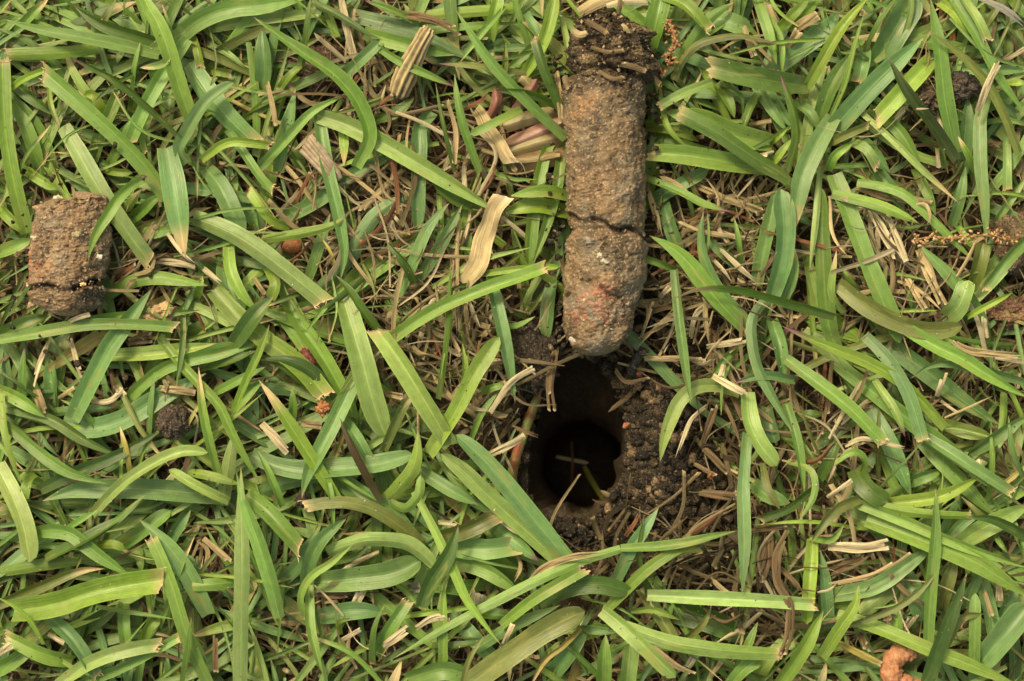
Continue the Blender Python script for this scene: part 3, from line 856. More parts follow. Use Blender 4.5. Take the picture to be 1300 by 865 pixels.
# ---------------------------------------------------------------- ground, hole
HOLE = [(733,447),(752,452),(768,468),(782,488),(793,512),(798,545),(797,580),(793,608),(781,632),(764,648),(748,668),(722,688),(700,692),(684,676),(676,648),(668,618),(666,585),(672,552),(682,522),(694,494),(704,468),(716,452)]
def closed(poly, n):
    P = np.array(poly, dtype=float); m = len(P); out = []
    for k in range(n):
        f = k*m/n; i = int(f); t = f-i; a, b, c, d = P[(i-1) % m], P[i % m], P[(i+1) % m], P[(i+2) % m]
        out.append(0.5*((2*b)+(c-a)*t+(2*a-5*b+4*c-d)*t*t+(3*b-a-3*c+d)*t**3))
    return np.array(out)
def inside(x, y, P):
    c = False; j = len(P)-1
    for i in range(len(P)):
        if (P[i][1] > y) != (P[j][1] > y) and x < (P[j][0]-P[i][0])*(y-P[i][1])/(P[j][1]-P[i][1])+P[i][0]: c = not c
        j = i
    return c
RING = closed(HOLE, 96); RC = RING.mean(axis=0)
def dist_ring(x, y): return float(np.min(np.hypot(RING[:, 0]-x, RING[:, 1]-y)))
def bump(x, y, cx, cy, rx, ry): return math.exp(-((x-cx)/rx)**2-((y-cy)/ry)**2)
def gz(x, y):
    z = 9*noise.fractal(Vector((x*0.012, y*0.012, 0.3)), 0.8, 2, 4)+4*noise.noise(Vector((x*0.09, y*0.09, 2)))
    z += 34*bump(x, y, 838, 560, 42, 90)+16*bump(x, y, 880, 640, 60, 50)+16*bump(x, y, 665, 450, 30, 40)
    z -= 55*bump(x, y, 1262, 372, 26, 30)
    z += 16*bump(x, y, 1310, 310, 50, 50)
    return z
DARK = np.array((0.040, 0.027, 0.017))
def ground_col(x, y):
    f = noise.fractal(Vector((x*0.02, y*0.02, 7)), 0.7, 2, 4)
    g = noise.fractal(Vector((x*0.006, y*0.006, 1)), 0.7, 2, 3)
    c = DARK*(1.2+0.6*f)+np.array((0.05, 0.03, 0.012))*max(0, g+0.25)
    k = bump(x, y, 410, 95, 45, 35)+bump(x, y, 385, 245, 45, 25); c = c*(1-0.5*min(1, k))+np.array((0.11, 0.05, 0.025))*min(1, k)
    c = c*(1-.45*min(1, bump(x, y, 845, 570, 60, 110)*1.4))
    return np.clip(c, 0.008, 1)
# one sheet: fine grid in the middle, coarse skirt far beyond
xs = np.concatenate([[-60000, -20000, -6000, -2500], np.arange(-900, -100, 40), np.arange(-100, 1401, 7), np.arange(1440, 2240, 40), [4000, 8000, 22000, 62000]])
ys = np.concatenate([[-60000, -20000, -6000, -2500], np.arange(-900, -100, 40), np.arange(-100, 1001, 7), np.arange(1040, 1800, 40), [3500, 8000, 22000, 62000]])
V = []; cols = []
for y in ys:
    for x in xs:
        far = abs(x-650) > 2000 or abs(y-430) > 2000
        z = -5 if far else gz(x, y)
        V.append((x-CX, CY-y, z)); cols.append(ground_col(x, y))
nx, ny = len(xs), len(ys); F = []
small = [tuple(RC+(p-RC)*0.97) for p in RING[::3]]
for j in range(ny-1):
    for i in range(nx-1):
        mx_, my_ = (xs[i]+xs[i+1])/2, (ys[j]+ys[j+1])/2
        if 640 < mx_ < 820 and 430 < my_ < 710 and inside(mx_, my_, small): continue
        F.append((j*nx+i, (j+1)*nx+i, (j+1)*nx+i+1, j*nx+i+1))
mk('ground', V, F, M_soil, cols, kind='structure')
# the hole left by the core: a torn mouth, a smooth damp throat slanting down, a floor
IC = np.array((739, 588)); levels = []
def circ(r, c, ph=0): return np.array([(c[0]+r*math.cos(a), c[1]+r*math.sin(a)*1.04) for a in [math.atan2(*(RING[k]-RC)[::-1]) for k in range(96)]])
R0 = RC+(RING-RC)*1.08
levels.append((R0, [gz(*p)+2 for p in R0]))
levels.append((RING, [gz(*p)-4 for p in RING]))
levels.append((RC+(RING-RC)*0.95, [-26]*96))
levels.append((RC+(RING-RC)*0.90, [-60]*96))
levels.append((0.55*(RC+(RING-RC)*0.86)+0.45*circ(58, IC), [-95]*96))
levels.append((0.15*(RC+(RING-RC)*0.82)+0.85*circ(56, IC), [-125]*96))
for k, z in enumerate((-150, -190, -240, -300, -360)): levels.append((circ(53-k*0.6, IC+np.array((0.5*k, 1.2*k))), [z]*96))
levels.append((circ(30, IC+4), [-372]*96)); levels.append((circ(2, IC+4), [-368]*96))
V = []; cols = []
for P, Z in levels:
    for p, z in zip(P, Z):
        lip = min(1, max(0, (p[1]-625)/40)) if -130 < z < -20 else 0
        if lip > 0:
            dv = (p-IC)/np.linalg.norm(p-IC); tgt = IC+dv*(58+.25*max(0, np.linalg.norm(p-IC)-58)*max(0, (z+120)/95)); p = p*(1-lip)+tgt*lip; z = z*(1-lip)+(-14+.35*(z+26))*lip
        d = (13.0 if z > -100 else 5)*noise.fractal(Vector((p[0]*0.05, p[1]*0.05, z*0.03)), 0.7, 2, 5)
        q = p+(p-RC)/np.linalg.norm(p-RC)*d if z > -365 else p
        zz = z+(5*noise.noise(Vector((p[0]*.1, p[1]*.1, 0))) if z <= -365 else 0)
        w = at(q[0], q[1], max(zz, -150)) if zz > -150 else at(q[0], q[1], zz)
        V.append((w[0], w[1], zz))
        f = noise.fractal(Vector((p[0]*0.03, p[1]*0.03, z*0.02)), 0.8, 2, 3)
        cols.append((np.array((0.040, 0.027, 0.016)) if z < -60 else np.array((0.034, 0.024, 0.014)))*(1+0.5*f))
F = [(l*96+k, l*96+(k+1) % 96, (l+1)*96+(k+1) % 96, (l+1)*96+k) for l in range(len(levels)-1) for k in range(96)]
mk('core_hole', V, F, M_wet, cols, kind='structure')

# ---------------------------------------------------------------- rough solids
def ico(sub):
    import bmesh
    bm = bmesh.new(); bmesh.ops.create_icosphere(bm, subdivisions=sub, radius=1.0)
    v = np.array([tuple(q.co) for q in bm.verts]); f = [tuple(w.index for w in q.verts) for q in bm.faces]; bm.free(); return v, f
ICO = {k: ico(k) for k in (1, 2, 3, 4, 5)}
def lump(c, r, rg, sub=3, amp=0.25, freq=1.6, col=(0.1, 0.07, 0.04), var=0.3, sq=(1, 1, 1), ang=0.0):
    V, F = ICO[sub]; o = Vector((rg.uniform(0, 90), rg.uniform(0, 90), 0)); out = []; cs = []
    ca, sa = math.cos(ang), math.sin(ang)
    for v in V:
        vv = Vector(v); d = 1+amp*noise.fractal(vv*freq+o, 0.7, 2.1, 4)+amp*0.35*(0.5-noise.voronoi(vv*freq*2.2+o)[0][0])*2
        p = v*d*np.array(sq)*r
        out.append((c[0]+p[0]*ca-p[1]*sa, c[1]+p[0]*sa+p[1]*ca, c[2]+p[2]))
        cs.append(np.array(col)*(1+var*noise.fractal(vv*freq*1.5+o, 0.7, 2, 3)))
    return out, F, cs
def core_mesh(axis, rad, zc, length_pts, nring, nlen, colf, disp, rot=0.0, zs=1.0):
    """axis(t)->(x,y) plan, rad(t)->radius, t in 0..1 from top end to lower end"""
    V = []; C = []
    for i in range(nlen+1):
        t = i/nlen; x, y = axis(t); r = rad(t)
        for k in range(nring):
            a = 2*math.pi*k/nring; nx_, nz_ = math.cos(a), math.sin(a)
            base = Vector((x+nx_*r, y, zc+nz_*r*zs))
            d = disp(t, a, base)
            rr = max(0.5, r+d)
            V.append(at(x+nx_*rr, y, zc)[:2]+(zc+nz_*rr*zs,)); C.append(colf(t, a, base, d))
    F = [(i*nring+k, (i+1)*nring+k, (i+1)*nring+(k+1) % nring, i*nring+(k+1) % nring) for i in range(nlen) for k in range(nring)]
    n0 = len(V)
    F.append(tuple(range(nring))); F.append(tuple(nlen*nring+k for k in reversed(range(nring))))
    return V, F, C
def dome(t, t0, t1, p=2.0):
    k = 1.0
    if t < t0: k = (max(0.0, 1-((t0-t)/t0)**p))**(1/p)
    if t > t1: k = (max(0.0, 1-((t-t1)/(1-t1))**p))**(1/p)
    return k
def granular(base, f=1.0):
    g = noise.voronoi(base*0.13*f)[0][0]; g2 = noise.voronoi(base*0.30*f+Vector((5, 5, 5)))[0][0]
    c = noise.voronoi(base*0.075*f+Vector((2, 7, 1)))[0]; e = c[1]-c[0]
    q = noise.noise(base*0.02+Vector((7, 7, 7)))
    return 4.6*noise.fractal(base*0.035, 0.65, 2, 6)+(1.0+5*max(0, q))*(0.45-g)+(.8+2*max(0, q))*(0.45-g2)+.9*noise.noise(base*0.45)-2.4*max(0, 1-e/0.07)*max(0, noise.noise(base*0.03+Vector((0, 0, 8)))+0.15)*2
CLAY = np.array((0.146, 0.099, 0.058)); RUST = np.array((0.20, 0.108, 0.054)); GREY = np.array((0.140, 0.112, 0.080)); REDC = np.array((0.29, 0.115, 0.075)); BLK = np.array((0.030, 0.022, 0.016))
def clay_col(base, d, spots):
    f = noise.fractal(base*0.022, 0.8, 2, 4); g = noise.fractal(base*0.05+Vector((9, 2, 1)), 0.8, 2, 4)
    h = noise.fractal(Vector((base.x*.03, base.y*.012, base.z*.03+4)), 0.7, 2, 4)
    c = CLAY*(1+0.25*g)*(1-.55*max(0, min(1, h*2.2-.1))); k = min(1, max(0, f*1.6)); c = c*(1-k)+GREY*k; k = min(0.45, max(0, -f*1.3-0.2)); c = c*(1-k)+(CLAY*0.5+RUST*0.5)*k
    for (sx, sy, rx, ry, cc, amt) in spots:
        k = amt*math.exp(-((base.x-sx)/rx)**2-((base.y-sy)/ry)**2)
        k *= 2.2*max(0, min(1, noise.fractal(base*0.09+Vector((3, 1, 0)), 0.6, 2, 4)*2.2+0.35))*.6
        k = min(1, k); c = c*(1-k)+cc*k
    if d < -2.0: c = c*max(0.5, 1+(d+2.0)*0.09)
    return np.clip(c, 0.012, 1)
def interp(t, K):
    return float(np.interp(t, [k[0] for k in K], [k[1] for k in K]))

# --- long core, lower clay body
def y_long(t): return 86+t*(452-86)
LX = [(0, 767), (.18, 768), (.35, 768), (.53, 769), (.56, 771), (.72, 768), (.86, 761), (1, 756)]
LR = [(0, 49.5), (.05, 51.5), (.3, 51), (.50, 50.5), (.545, 49), (.565, 46), (.6, 51.5), (.72, 51.5), (.86, 46), (1, 44)]
def crackL(t, a):
    x = math.cos(a)
    tc = 0.552+0.035*x*1.0+0.010*math.sin(x*7)
    return math.exp(-((t-tc)/0.010)**2)*(0.7+0.5*noise.noise(Vector((x*5, 0, 3))))
ZL = 98
spL = [(765,388,20,22,REDC,1.25),(742,395,24,18,REDC,0.5),(742,150,13,22,RUST,1.5),(752,156,12,12,BLK*1.6,1.1),(738,130,10,14,RUST,.9),(790,240,30,60,RUST,.30),(740,98,60,16,GREY*.35,1.5),(790,110,30,20,BLK,.9),(820,150,16,60,BLK,.55),(800,340,20,30,GREY,.7),(782,395,22,14,GREY*1.2,.7)]
def dispL(t, a, b):
    b2 = Vector((b.x, b.y, b.z)); d = granular(b2)
    d += 3.5*noise.noise(b2*0.018+Vector((1, 5, 2)))+2.2*noise.noise(b2*0.04)
    d -= 10*crackL(t, a)
    d -= 6*math.exp(-((t-(0.775+0.03*math.sin(math.cos(a)*4)))/0.009)**2)*max(0, min(1, noise.noise(Vector((b.x*.05, 1, b.z*.05)))*2+0.4))
    if t > 0.9: d += 3*noise.fractal(b2*0.06, .8, 2, 3)
    if t < 0.10: d += (0.10-t)*90*noise.fractal(b2*0.05, .7, 2, 4)
    return d
V, F, C = core_mesh(lambda t: (interp(t, LX), y_long(t)), lambda t: interp(t, LR)*dome(t, 0.07, 0.88, 2.1), ZL, 0, 190, 400,
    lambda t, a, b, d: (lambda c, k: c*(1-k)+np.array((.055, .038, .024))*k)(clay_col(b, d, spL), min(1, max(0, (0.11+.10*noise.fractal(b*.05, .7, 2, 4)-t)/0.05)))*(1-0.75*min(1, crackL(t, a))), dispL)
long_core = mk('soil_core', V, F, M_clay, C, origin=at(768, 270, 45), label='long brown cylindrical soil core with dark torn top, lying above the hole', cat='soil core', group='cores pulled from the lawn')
def scatter_grit(core, xr, yr, zc, rx, n, rg, big=False):
    bag = Bag()
    for k in range(n):
        a = rg.uniform(0.15, math.pi-0.15); y = rg.uniform(*yr); r = rg.choice([.9, 1.1, 1.3, 1.6, 2.2]) if not big else rg.uniform(2.5, 4.5)
        cx = xr(y); rr = rx(y)-1.9
        p = at(cx+math.cos(a)*rr, y, zc)[:2]+(zc+math.sin(a)*rr,)
        col = rg.choice([(0.34,0.27,0.18),(0.25,0.15,0.08),(0.18,0.12,0.07),(0.18,0.12,0.07),(0.27,0.19,0.11),(0.06,0.045,0.035),(0.20,0.16,0.12)])
        bag.add(*lump(p, r, rg, 2, 0.9, 1.2, col, 0.3, (1, rg.uniform(.5, .9), rg.uniform(.5, .9)), rg.uniform(0, 3)))
    return bag
rg = random.Random(3)
xs_ = lambda y: interp((y-86)/366, LX); rs_ = lambda y: interp((y-86)/366, LR)*dome((y-86)/366, .02, .88, 2.1)
scatter_grit(long_core, xs_, (100, 446), ZL, rs_, 220, rg).build('grit', M_grit, parent=long_core, kind='stuff')
for (x, y, r, col) in [(728,432,4.2,(0.30,0.25,0.2)),(744,384,4.2,(0.42,0.36,0.26)),(756,441,5,(0.42,0.27,0.14)),(767,332,3.6,(0.38,0.32,0.23)),(748,306,5.5,(0.20,0.16,0.13)),(771,262,1.8,(0.5,0.48,0.42)),(762,325,3,(.36,.29,.2))]:
    dx = (x-xs_(y)); rr = rs_(y); z = ZL+math.sqrt(max(4, rr*rr-dx*dx))+0.5
    v, f, c = lump(at(x, y, z-1.2), r, rg, 3, 0.95, 1.1, col, 0.35, (1.1, .8, .5)); mk('pebble', v, f, M_grit, c, parent=long_core)
# --- long core, torn dark top (thatch and humus)
def dispT(t, a, b):
    d = 9*noise.fractal(b*0.035, 0.7, 2, 5)+granular(b, .8)*1.5+7*(.45-noise.voronoi(b*0.055)[0][0])
    d -= 15*math.exp(-((t-0.80-0.10*math.sin(a*1.0+1))/0.07)**2)*max(0, math.sin(a)+.1)*(0.7+noise.noise(b*0.05))
    return d
TX = [(0, 766), (.25, 768), (.5, 776), (.8, 781), (1, 772)]; TR = [(0, 32), (.2, 41), (.45, 50), (.75, 55), (1, 49)]
def capcol(t, a, b, d):
    f = noise.fractal(b*0.06, .7, 2, 4); c = np.array((0.062, 0.042, 0.026))*(1+0.7*f)
    k = min(.9, max(0, noise.fractal(b*0.045+Vector((4, 4, 4)), .6, 2, 4)*1.6-0.12)); c = c*(1-k)+np.array((0.24, 0.17, 0.09))*k
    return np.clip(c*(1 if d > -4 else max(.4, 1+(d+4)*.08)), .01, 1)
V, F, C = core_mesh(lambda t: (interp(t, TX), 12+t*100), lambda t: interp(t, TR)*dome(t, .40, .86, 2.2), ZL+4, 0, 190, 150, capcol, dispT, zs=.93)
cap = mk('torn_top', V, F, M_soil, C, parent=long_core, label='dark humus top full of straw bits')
for (pts, w, c, t, dz) in [([(744,26),(762,36),(770,42)],7,'n','t',50),([(782,80),(802,84),(820,90)],7,'n','t',54),
    ([(726,38),(736,44),(746,42)],8,'t','c',44),([(790,30),(799,42)],5,'t','t',46),([(735,16),(760,2),(790,-6)],16,'t','t',28),
    ([(770,8),(792,3),(822,4)],7,'p','t',30),([(786,18),(788,-4)],6,'n','t',36),([(750,60),(772,66),(792,64)],5,'n','t',57),([(760,90),(778,100),(792,98)],5,'n','t',54),
    ([(823,85),(838,108)],5,'n','t',20),([(830,75),(842,96)],4,'r','t',14),([(716,96),(722,112)],8,'n','t',30)]:
    P = [at(x, y, ZL+dz+2*i) for i, (x, y) in enumerate(pts)]
    if len(P) == 2: P = [P[0], tuple((np.array(P[0])+P[1])/2+np.array((0, 0, 3))), P[1]]
    v, f, cc, b, *_ = ribbon(P, w, t, np.array(DRY[c]), rg, roll=rg.uniform(-.3, .3), fold=-.25, step=2.5)
    mk('straw_flake', v, f, M_straw, cc, b, parent=cap)
b = scatter_grit(cap, lambda y: interp((y-12)/90, TX), (20, 98), ZL+6, lambda y: interp((y-12)/90, TR)*.97, 90, rg); b.build('grit', M_grit, parent=cap, kind='stuff')

# --- small core
SX = [(0, 92), (.2, 91), (.5, 89), (.75, 88), (.86, 88), (1, 90)]; SR = [(0, 45), (.1, 47), (.5, 49.5), (.72, 49.5), (.80, 47), (.86, 40), (1, 29)]
ZS = 88
def ys_small(t, a): return 252+t*150-(8*math.cos(a)+5*noise.noise(Vector((math.cos(a)*3, math.sin(a)*3, 1))))*(1-t)
def crackS(t, a):
    x = math.cos(a); tc = 0.765-0.03*x*x*1.0+0.02*math.sin(x*5+1)
    return math.exp(-((t-tc)/0.022)**2)*(0.55+0.6*abs(x)+(.7 if x > .25 else 0))
spS = [(60,345,22,24,RUST,.6),(75,300,20,30,GREY,.5),(48,330,10,26,REDC*.8,.35),(122,370,24,15,BLK,2.6),(60,362,16,9,BLK,1.2),(136,320,10,60,GREY*.5,.6)]
V = []; C = []; NR, NL = 180, 190
for i in range(NL+1):
    t = i/NL; r = interp(t, SR)*dome(t, .045, .88, 2.2); x = interp(t, SX)
    for k in range(NR):
        a = 2*math.pi*k/NR; y = ys_small(t, a); b = Vector((x+math.cos(a)*r, y, ZS+math.sin(a)*r))
        d = granular(b)*1.15+3.5*noise.noise(Vector((b.x*.03, b.y*.03, 5)))-9*crackS(t, a)
        if t < .06: d += 4*noise.noise(b*.15)
        rr = max(.5, r+d); V.append(at(x+math.cos(a)*rr, y, ZS)[:2]+(ZS+math.sin(a)*rr*.95,))
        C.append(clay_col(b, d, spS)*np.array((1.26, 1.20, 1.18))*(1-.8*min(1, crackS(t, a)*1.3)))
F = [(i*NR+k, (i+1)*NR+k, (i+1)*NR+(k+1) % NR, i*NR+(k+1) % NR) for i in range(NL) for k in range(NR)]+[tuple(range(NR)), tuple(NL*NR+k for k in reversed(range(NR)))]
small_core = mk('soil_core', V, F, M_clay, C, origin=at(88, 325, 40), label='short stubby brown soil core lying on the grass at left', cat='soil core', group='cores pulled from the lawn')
scatter_grit(small_core, lambda y: interp((y-252)/150, SX), (258, 396), ZS, lambda y: interp((y-252)/150, SR)*dome((y-252)/150, .045, .88, 2.2), 200, rg).build('grit', M_grit, parent=small_core, kind='stuff')
for (x, y, r, col) in [(46,302,4.5,(.38,.31,.22)),(126,326,2.8,(.48,.43,.36)),(97,298,4.5,(.25,.2,.12)),(36,362,3,(.36,.28,.18)),(106,361,3,(.6,.42,.2)),(72,252,4,(.45,.36,.22)),(40,388,4.5,(.3,.2,.12))]:
    z = ZS+math.sqrt(max(4, 50*50-(x-89)**2)); v, f, c = lump(at(x, y, z-1.2), r, rg, 3, .95, 1.1, col, .35, (1.1, .8, .55)); mk('pebble', v, f, M_grit, c, parent=small_core)

# ---------------------------------------------------------------- small single things
def one(name, c, r, label, cat, col, sub=4, amp=.3, freq=1.6, sq=(1, 1, 1), ang=0., mat=None, var=.35, group=None):
    rg_ = random.Random(name+label); v, f, cc = lump(at(*c), r, rg_, sub, amp, freq, col, var, sq, ang)
    return mk(name, v, f, mat or M_soil, cc, origin=at(c[0], c[1], c[2]-r*sq[2]), label=label, cat=cat, group=group)
one('soil_crumb', (221,535,78), 20, 'round dark grey soil crumb resting between green blades, lower left', 'soil crumb', (.085,.062,.046), 5, .28, 2.4, (1,1,.85))
one('soil_crumb', (384,634,70), 9, 'tiny dark crumb at the junction of blades below the centre left', 'soil crumb', (.07,.05,.035), 4, .5, 2.4)
one('soil_crumb', (180,431,60), 8, 'small tan fragment just below the crumpled tan lump', 'soil crumb', (.26,.18,.1), 3, .4)
one('soil_clod', (1174,127,62), 17, 'left one of two paired dark clods among blades, top right', 'soil clod', (.13,.09,.06), 5, .45, 2.0, group='paired clods among the upper right blades')
one('soil_clod', (1220,110,66), 18, 'right one of two paired dark clods among blades, top right', 'soil clod', (.11,.085,.07), 5, .45, 2.0, (1.05,.9,.8), group='paired clods among the upper right blades')
one('soil_clod', (1300,308,34), 44, 'large bare brown clod cut by the right edge of the photo', 'soil clod', (.17,.115,.07), 5, .32, 1.8, (1,.9,.7))
one('soil_clod', (1284,396,36), 26, 'reddish clod below the dark gap at the right edge', 'soil clod', (.24,.13,.08), 5, .4, 2.0, (1.2,.7,.7), .2)
one('soil_clod', (672,455,48), 32, 'dark crumbly lump left of the long core, at the hole rim', 'soil clod', (.05,.037,.026), 5, .45, 2.2, (1,1.2,.5), .5)
one('soil_clod', (410,88,30), 34, 'low reddish-brown clod behind the blades, upper left of centre', 'soil clod', (.10,.055,.035), 5, .4, 2.2, (1.2,.8,.5))
one('soil_clod', (466,122,34), 15, 'small dark clod beside the reddish straws under the ribbed stub', 'soil clod', (.05,.035,.025), 4, .5, 2.2)
one('tan_lump', (204,399,72), 17, 'crumpled tan lump lying on a blade below right of the small core', 'dried lump', (.33,.22,.11), 5, .5, 1.3, (1.1,.7,.6), .3, mat=M_clay)
one('brown_seed', (371,312,42), 14, 'smooth reddish brown seed half hidden under a folded blade', 'seed', (.17,.06,.02), 4, .06, .8, (1,.8,.7), mat=M_grit, var=.2)
one('clay_fragment', (628,663,60), 6, 'tiny pale fragment caught on blades left of the hole', 'soil crumb', (.4,.3,.2), 3, .4)
one('bark_scrap', (960,715,45), 9, 'dull red scrap between the brown roots right of the hole', 'scrap', (.20,.04,.02), 3, .5, 1.3, (1,.8,.4), mat=M_grit)
for k, (x, y, r) in enumerate([(796,540,4),(811,475,3),(902,603,4)]):
    one('red_crumb', (x, y, 52), r, ['orange-red crumb on the edge of the hole, right side','orange crumb beside the black charred twig','red crumb among brown straws right of the soil rim'][k], 'crumb', (.22,.075,.035), 3, .9, group='red crumbs on the dug soil', mat=M_grit)
# dark red pod, orange crumb
v, f, c = lump(at(392,458,74), 15, rg, 4, .35, 3.0, (.10,.02,.018), .5, (.48,1.05,.5), .45); mk('red_pod', v, f, M_grit, c, origin=at(392,458,66), label='dark red wrinkled pod standing beside a green blade left of centre', cat='pod')
one('orange_crumb', (410,519,84), 8, 'bright orange crumb under a torn blade tip, left of centre', 'crumb', (.28,.11,.04), 4, .6, 2.4, mat=M_grit)
def tube(P, rad, nr=24, step=2.5, dispf=None, colf=None, oval=1.0):
    C_, tot = resample(P, step, 6, 120); n = len(C_); T = np.gradient(C_, axis=0); T /= np.linalg.norm(T, axis=1)[:, None]
    V = []; C = []; B = []
    for i in range(n):
        t = i/(n-1); side = np.cross(T[i], (0, 0, 1.)); side /= np.linalg.norm(side)+1e-9; up = np.cross(side, T[i]); r = rad(t)
        for k in range(nr):
            a = 2*math.pi*k/nr; d = side*math.cos(a)+up*math.sin(a)*oval; p = C_[i]+d*r; q = Vector(p)
            if dispf: p = p+d*dispf(t, a, q)
            V.append(p); C.append(colf(t, a, q)); B.append((k/nr, t*tot, .37))
    F = [(i*nr+k, i*nr+(k+1) % nr, (i+1)*nr+(k+1) % nr, (i+1)*nr+k) for i in range(n-1) for k in range(nr)]+[tuple(reversed(range(nr))), tuple((n-1)*nr+k for k in range(nr))]
    return V, F, C, B
def A(*p): return [at(x, y, z) for x, y, z in p]
# ribbed straw stub
def ribs(t, a, q): return 1.6*math.sin(a*9+3*t)+1.2*noise.noise(q*.12)
def rcol(t, a, q): return np.array((.36,.27,.14))*(0.75+0.35*math.sin(a*9+3*t)+.3*noise.noise(q*.1))
v, f, c, b = tube(A((505,122,62),(513,100,72),(526,72,86),(537,50,92),(545,36,92)), lambda t: (11+2*math.sin(t*5))*(1 if .03 < t < .95 else .7), 60, 2, ribs, rcol)
mk('straw_stub', v, f, M_straw, c, b, origin=at(520,80,70), label='thick ribbed dry straw stub leaning among green blades near the top', cat='straw stub')
# wood chip
bag = Bag()
for k, (dx, L_) in enumerate([(-9, 0), (-4, 4), (1, 2), (6, 6), (10, 3)]):
    P = A((388+dx*.6, 182-dx*.9, 72+k), (408+dx*.6, 205-dx*.6, 82+k), (424+dx*.4+L_, 226-dx*.5+L_*.8, 82-k))
    vv, ff, cc, bb = tube(P, lambda t: 4.6*(1-.3*abs(t-.5)), 10, 3, lambda t, a, q: 1.2*noise.noise(q*.2), lambda t, a, q: np.array((.25,.19,.13))*(1+.5*noise.noise(q*.15)), .6); bag.add(vv, ff, cc, bb)
bag.build('wood_chip', M_straw, origin=at(408,205,70), label='weathered grey wood chip with splintered end, lying on blades upper left', cat='wood chip')
# charred twig, stolon, orange lump
v, f, c, b = tube(A((817,441,44),(808,458,50),(800,474,44)), lambda t: 6.5-1.5*t, 16, 2, lambda t, a, q: 1.5*noise.noise(q*.2), lambda t, a, q: np.array((.018,.018,.020))*(1+.4*noise.noise(q*.2)))
mk('charred_twig', v, f, M_grit, c, b, origin=at(808,458,40), label='short black charred twig at the upper right rim of the hole', cat='twig')
def stcol(t, a, q):
    k = max(0, noise.noise(q*.05)+.1)*1.6; c = np.array((.17,.17,.04))*(1-min(1, k))+np.array((.28,.07,.04))*min(1, k)
    return c*(.45 if abs((t*3.02) % 1-.5) > .46 else 1)
v, f, c, b = tube(A((694,474,6),(680,510,16),(666,548,22),(655,580,22),(648,612,12),(640,640,4)), lambda t: 5.5+1.6*(1 if abs((t*3) % 1-.5) > .45 else 0)+1.5*t, 20, 2.5, None, stcol)
mk('stolon', v, f, M_leaf, c, b, origin=at(666,550,12), label='jointed yellow and red creeping stem on the left rim of the hole', cat='stem')
def ordisp(t, a, q): g = noise.voronoi(q*.16)[0][0]; return 2.6*(.5-g)*2+1.2*math.sin(t*26)
def orcol(t, a, q):
    g = noise.voronoi(q*.16)[0][0]; c = np.array((.27,.085,.03))*(1-g)+np.array((.46,.24,.13))*g*.8; k = max(0, noise.noise(q*.07+Vector((3,0,0)))+.2); return c*(1-.4*k)+np.array((.40,.19,.14))*.4*k
v, f, c, b = tube(A((1166,831,62),(1150,829,68),(1136,836,70),(1131,850,70),(1137,864,68),(1152,869,64),(1170,872,60)), lambda t: (11+2*math.sin(t*4))*(math.sin(max(.06, min(1, t*6))*1.57)), 40, 1.5, ordisp, orcol)
mk('curled_lump', v, f, M_grit, c, b, origin=at(1142,845,55), label='orange-pink grainy curled lump between blades at the lower right', cat='curled lump')
# seed spikes
def spike(name, pts, n, rad, label, cols_, spread):
    rad *= .62; n = min(96, int(n*1.5))
    stem = tube(A(*pts), lambda t: 1.2, 8, 3, None, lambda t, a, q: np.array((.26,.15,.06)))
    o = mk(name, stem[0], stem[1], M_straw, stem[2], stem[3], origin=at(*pts[len(pts)//2]), label=label, cat='seed spike', group='dried seed spikes in the turf')
    C_, _ = resample(A(*pts), 1.0, 20, 200); g = random.Random(name+label)
    for k in range(n):
        p = C_[g.randrange(len(C_))]+np.array([g.gauss(0, spread), g.gauss(0, spread), g.gauss(0, spread*.6)])
        vv, ff, cc = lump(p, g.uniform(.75, 1.3)*rad, g, 2, .4, 1.4, g.choice(cols_), .3, (1.3, .8, .7), g.uniform(0, 3)); mk('seed', vv, ff, M_grit, cc, parent=o)
spike('seed_spike', [(846,25,84),(856,45,92),(853,62,92),(848,88,84)], 44, 3.0, 'rusty brown dried seed spike just right of the long core top', [(.26,.12,.05),(.31,.17,.08),(.18,.08,.035)], 3.6)
spike('seed_spike', [(1160,305,76),(1185,301,84),(1210,303,86),(1245,299,84),(1275,303,78),(1292,306,70)], 80, 3.0, 'sandy orange dried seed spike lying level near the right clod', [(.34,.19,.09),(.28,.14,.06),(.38,.26,.14)], 3.8)
spike('seed_spike', [(834,96,78),(838,108,80),(835,122,76)], 10, 2.6, 'tiny rusty cluster touching the upper right of the long core', [(.36,.15,.05),(.42,.25,.1)], 3)
# pink striped shoot: overlapping sheaths low in the turf
root = bpy.data.objects.new('shoot', None); scene.collection.objects.link(root); o_ = at(680,180,20); root.location = tuple(np.array(o_)*S); root['_o'] = [float(q) for q in o_]
tag(root, 'pink and straw striped shoot base between the bent tan leaf and long core', 'shoot')
for pts, w, cc in [([(722,195),(690,200),(650,208)],26,(.27,.18,.09)),([(722,168),(690,178),(645,192)],24,(.34,.27,.13)),([(722,150),(690,165),(640,186)],24,(.29,.16,.12)),([(716,140),(680,148),(636,160)],20,(.28,.22,.11)),
                   ([(650,150),(665,125),(682,100)],16,(.22,.11,.09)),([(622,150),(630,130),(628,112)],12,(.30,.13,.10)),([(676,112),(664,98),(655,92)],14,(.40,.32,.16))]:
    P = A(*[(x, y, 58+8*math.sin(i*1.6)) for i, (x, y) in enumerate(pts)])
    v, f, c, b, *_ = ribbon(P, w, 'r', np.array(cc), rg, 0, -.35, 4, curl=.25); mk('sheath', v, f, M_leaf, c, b, parent=root)

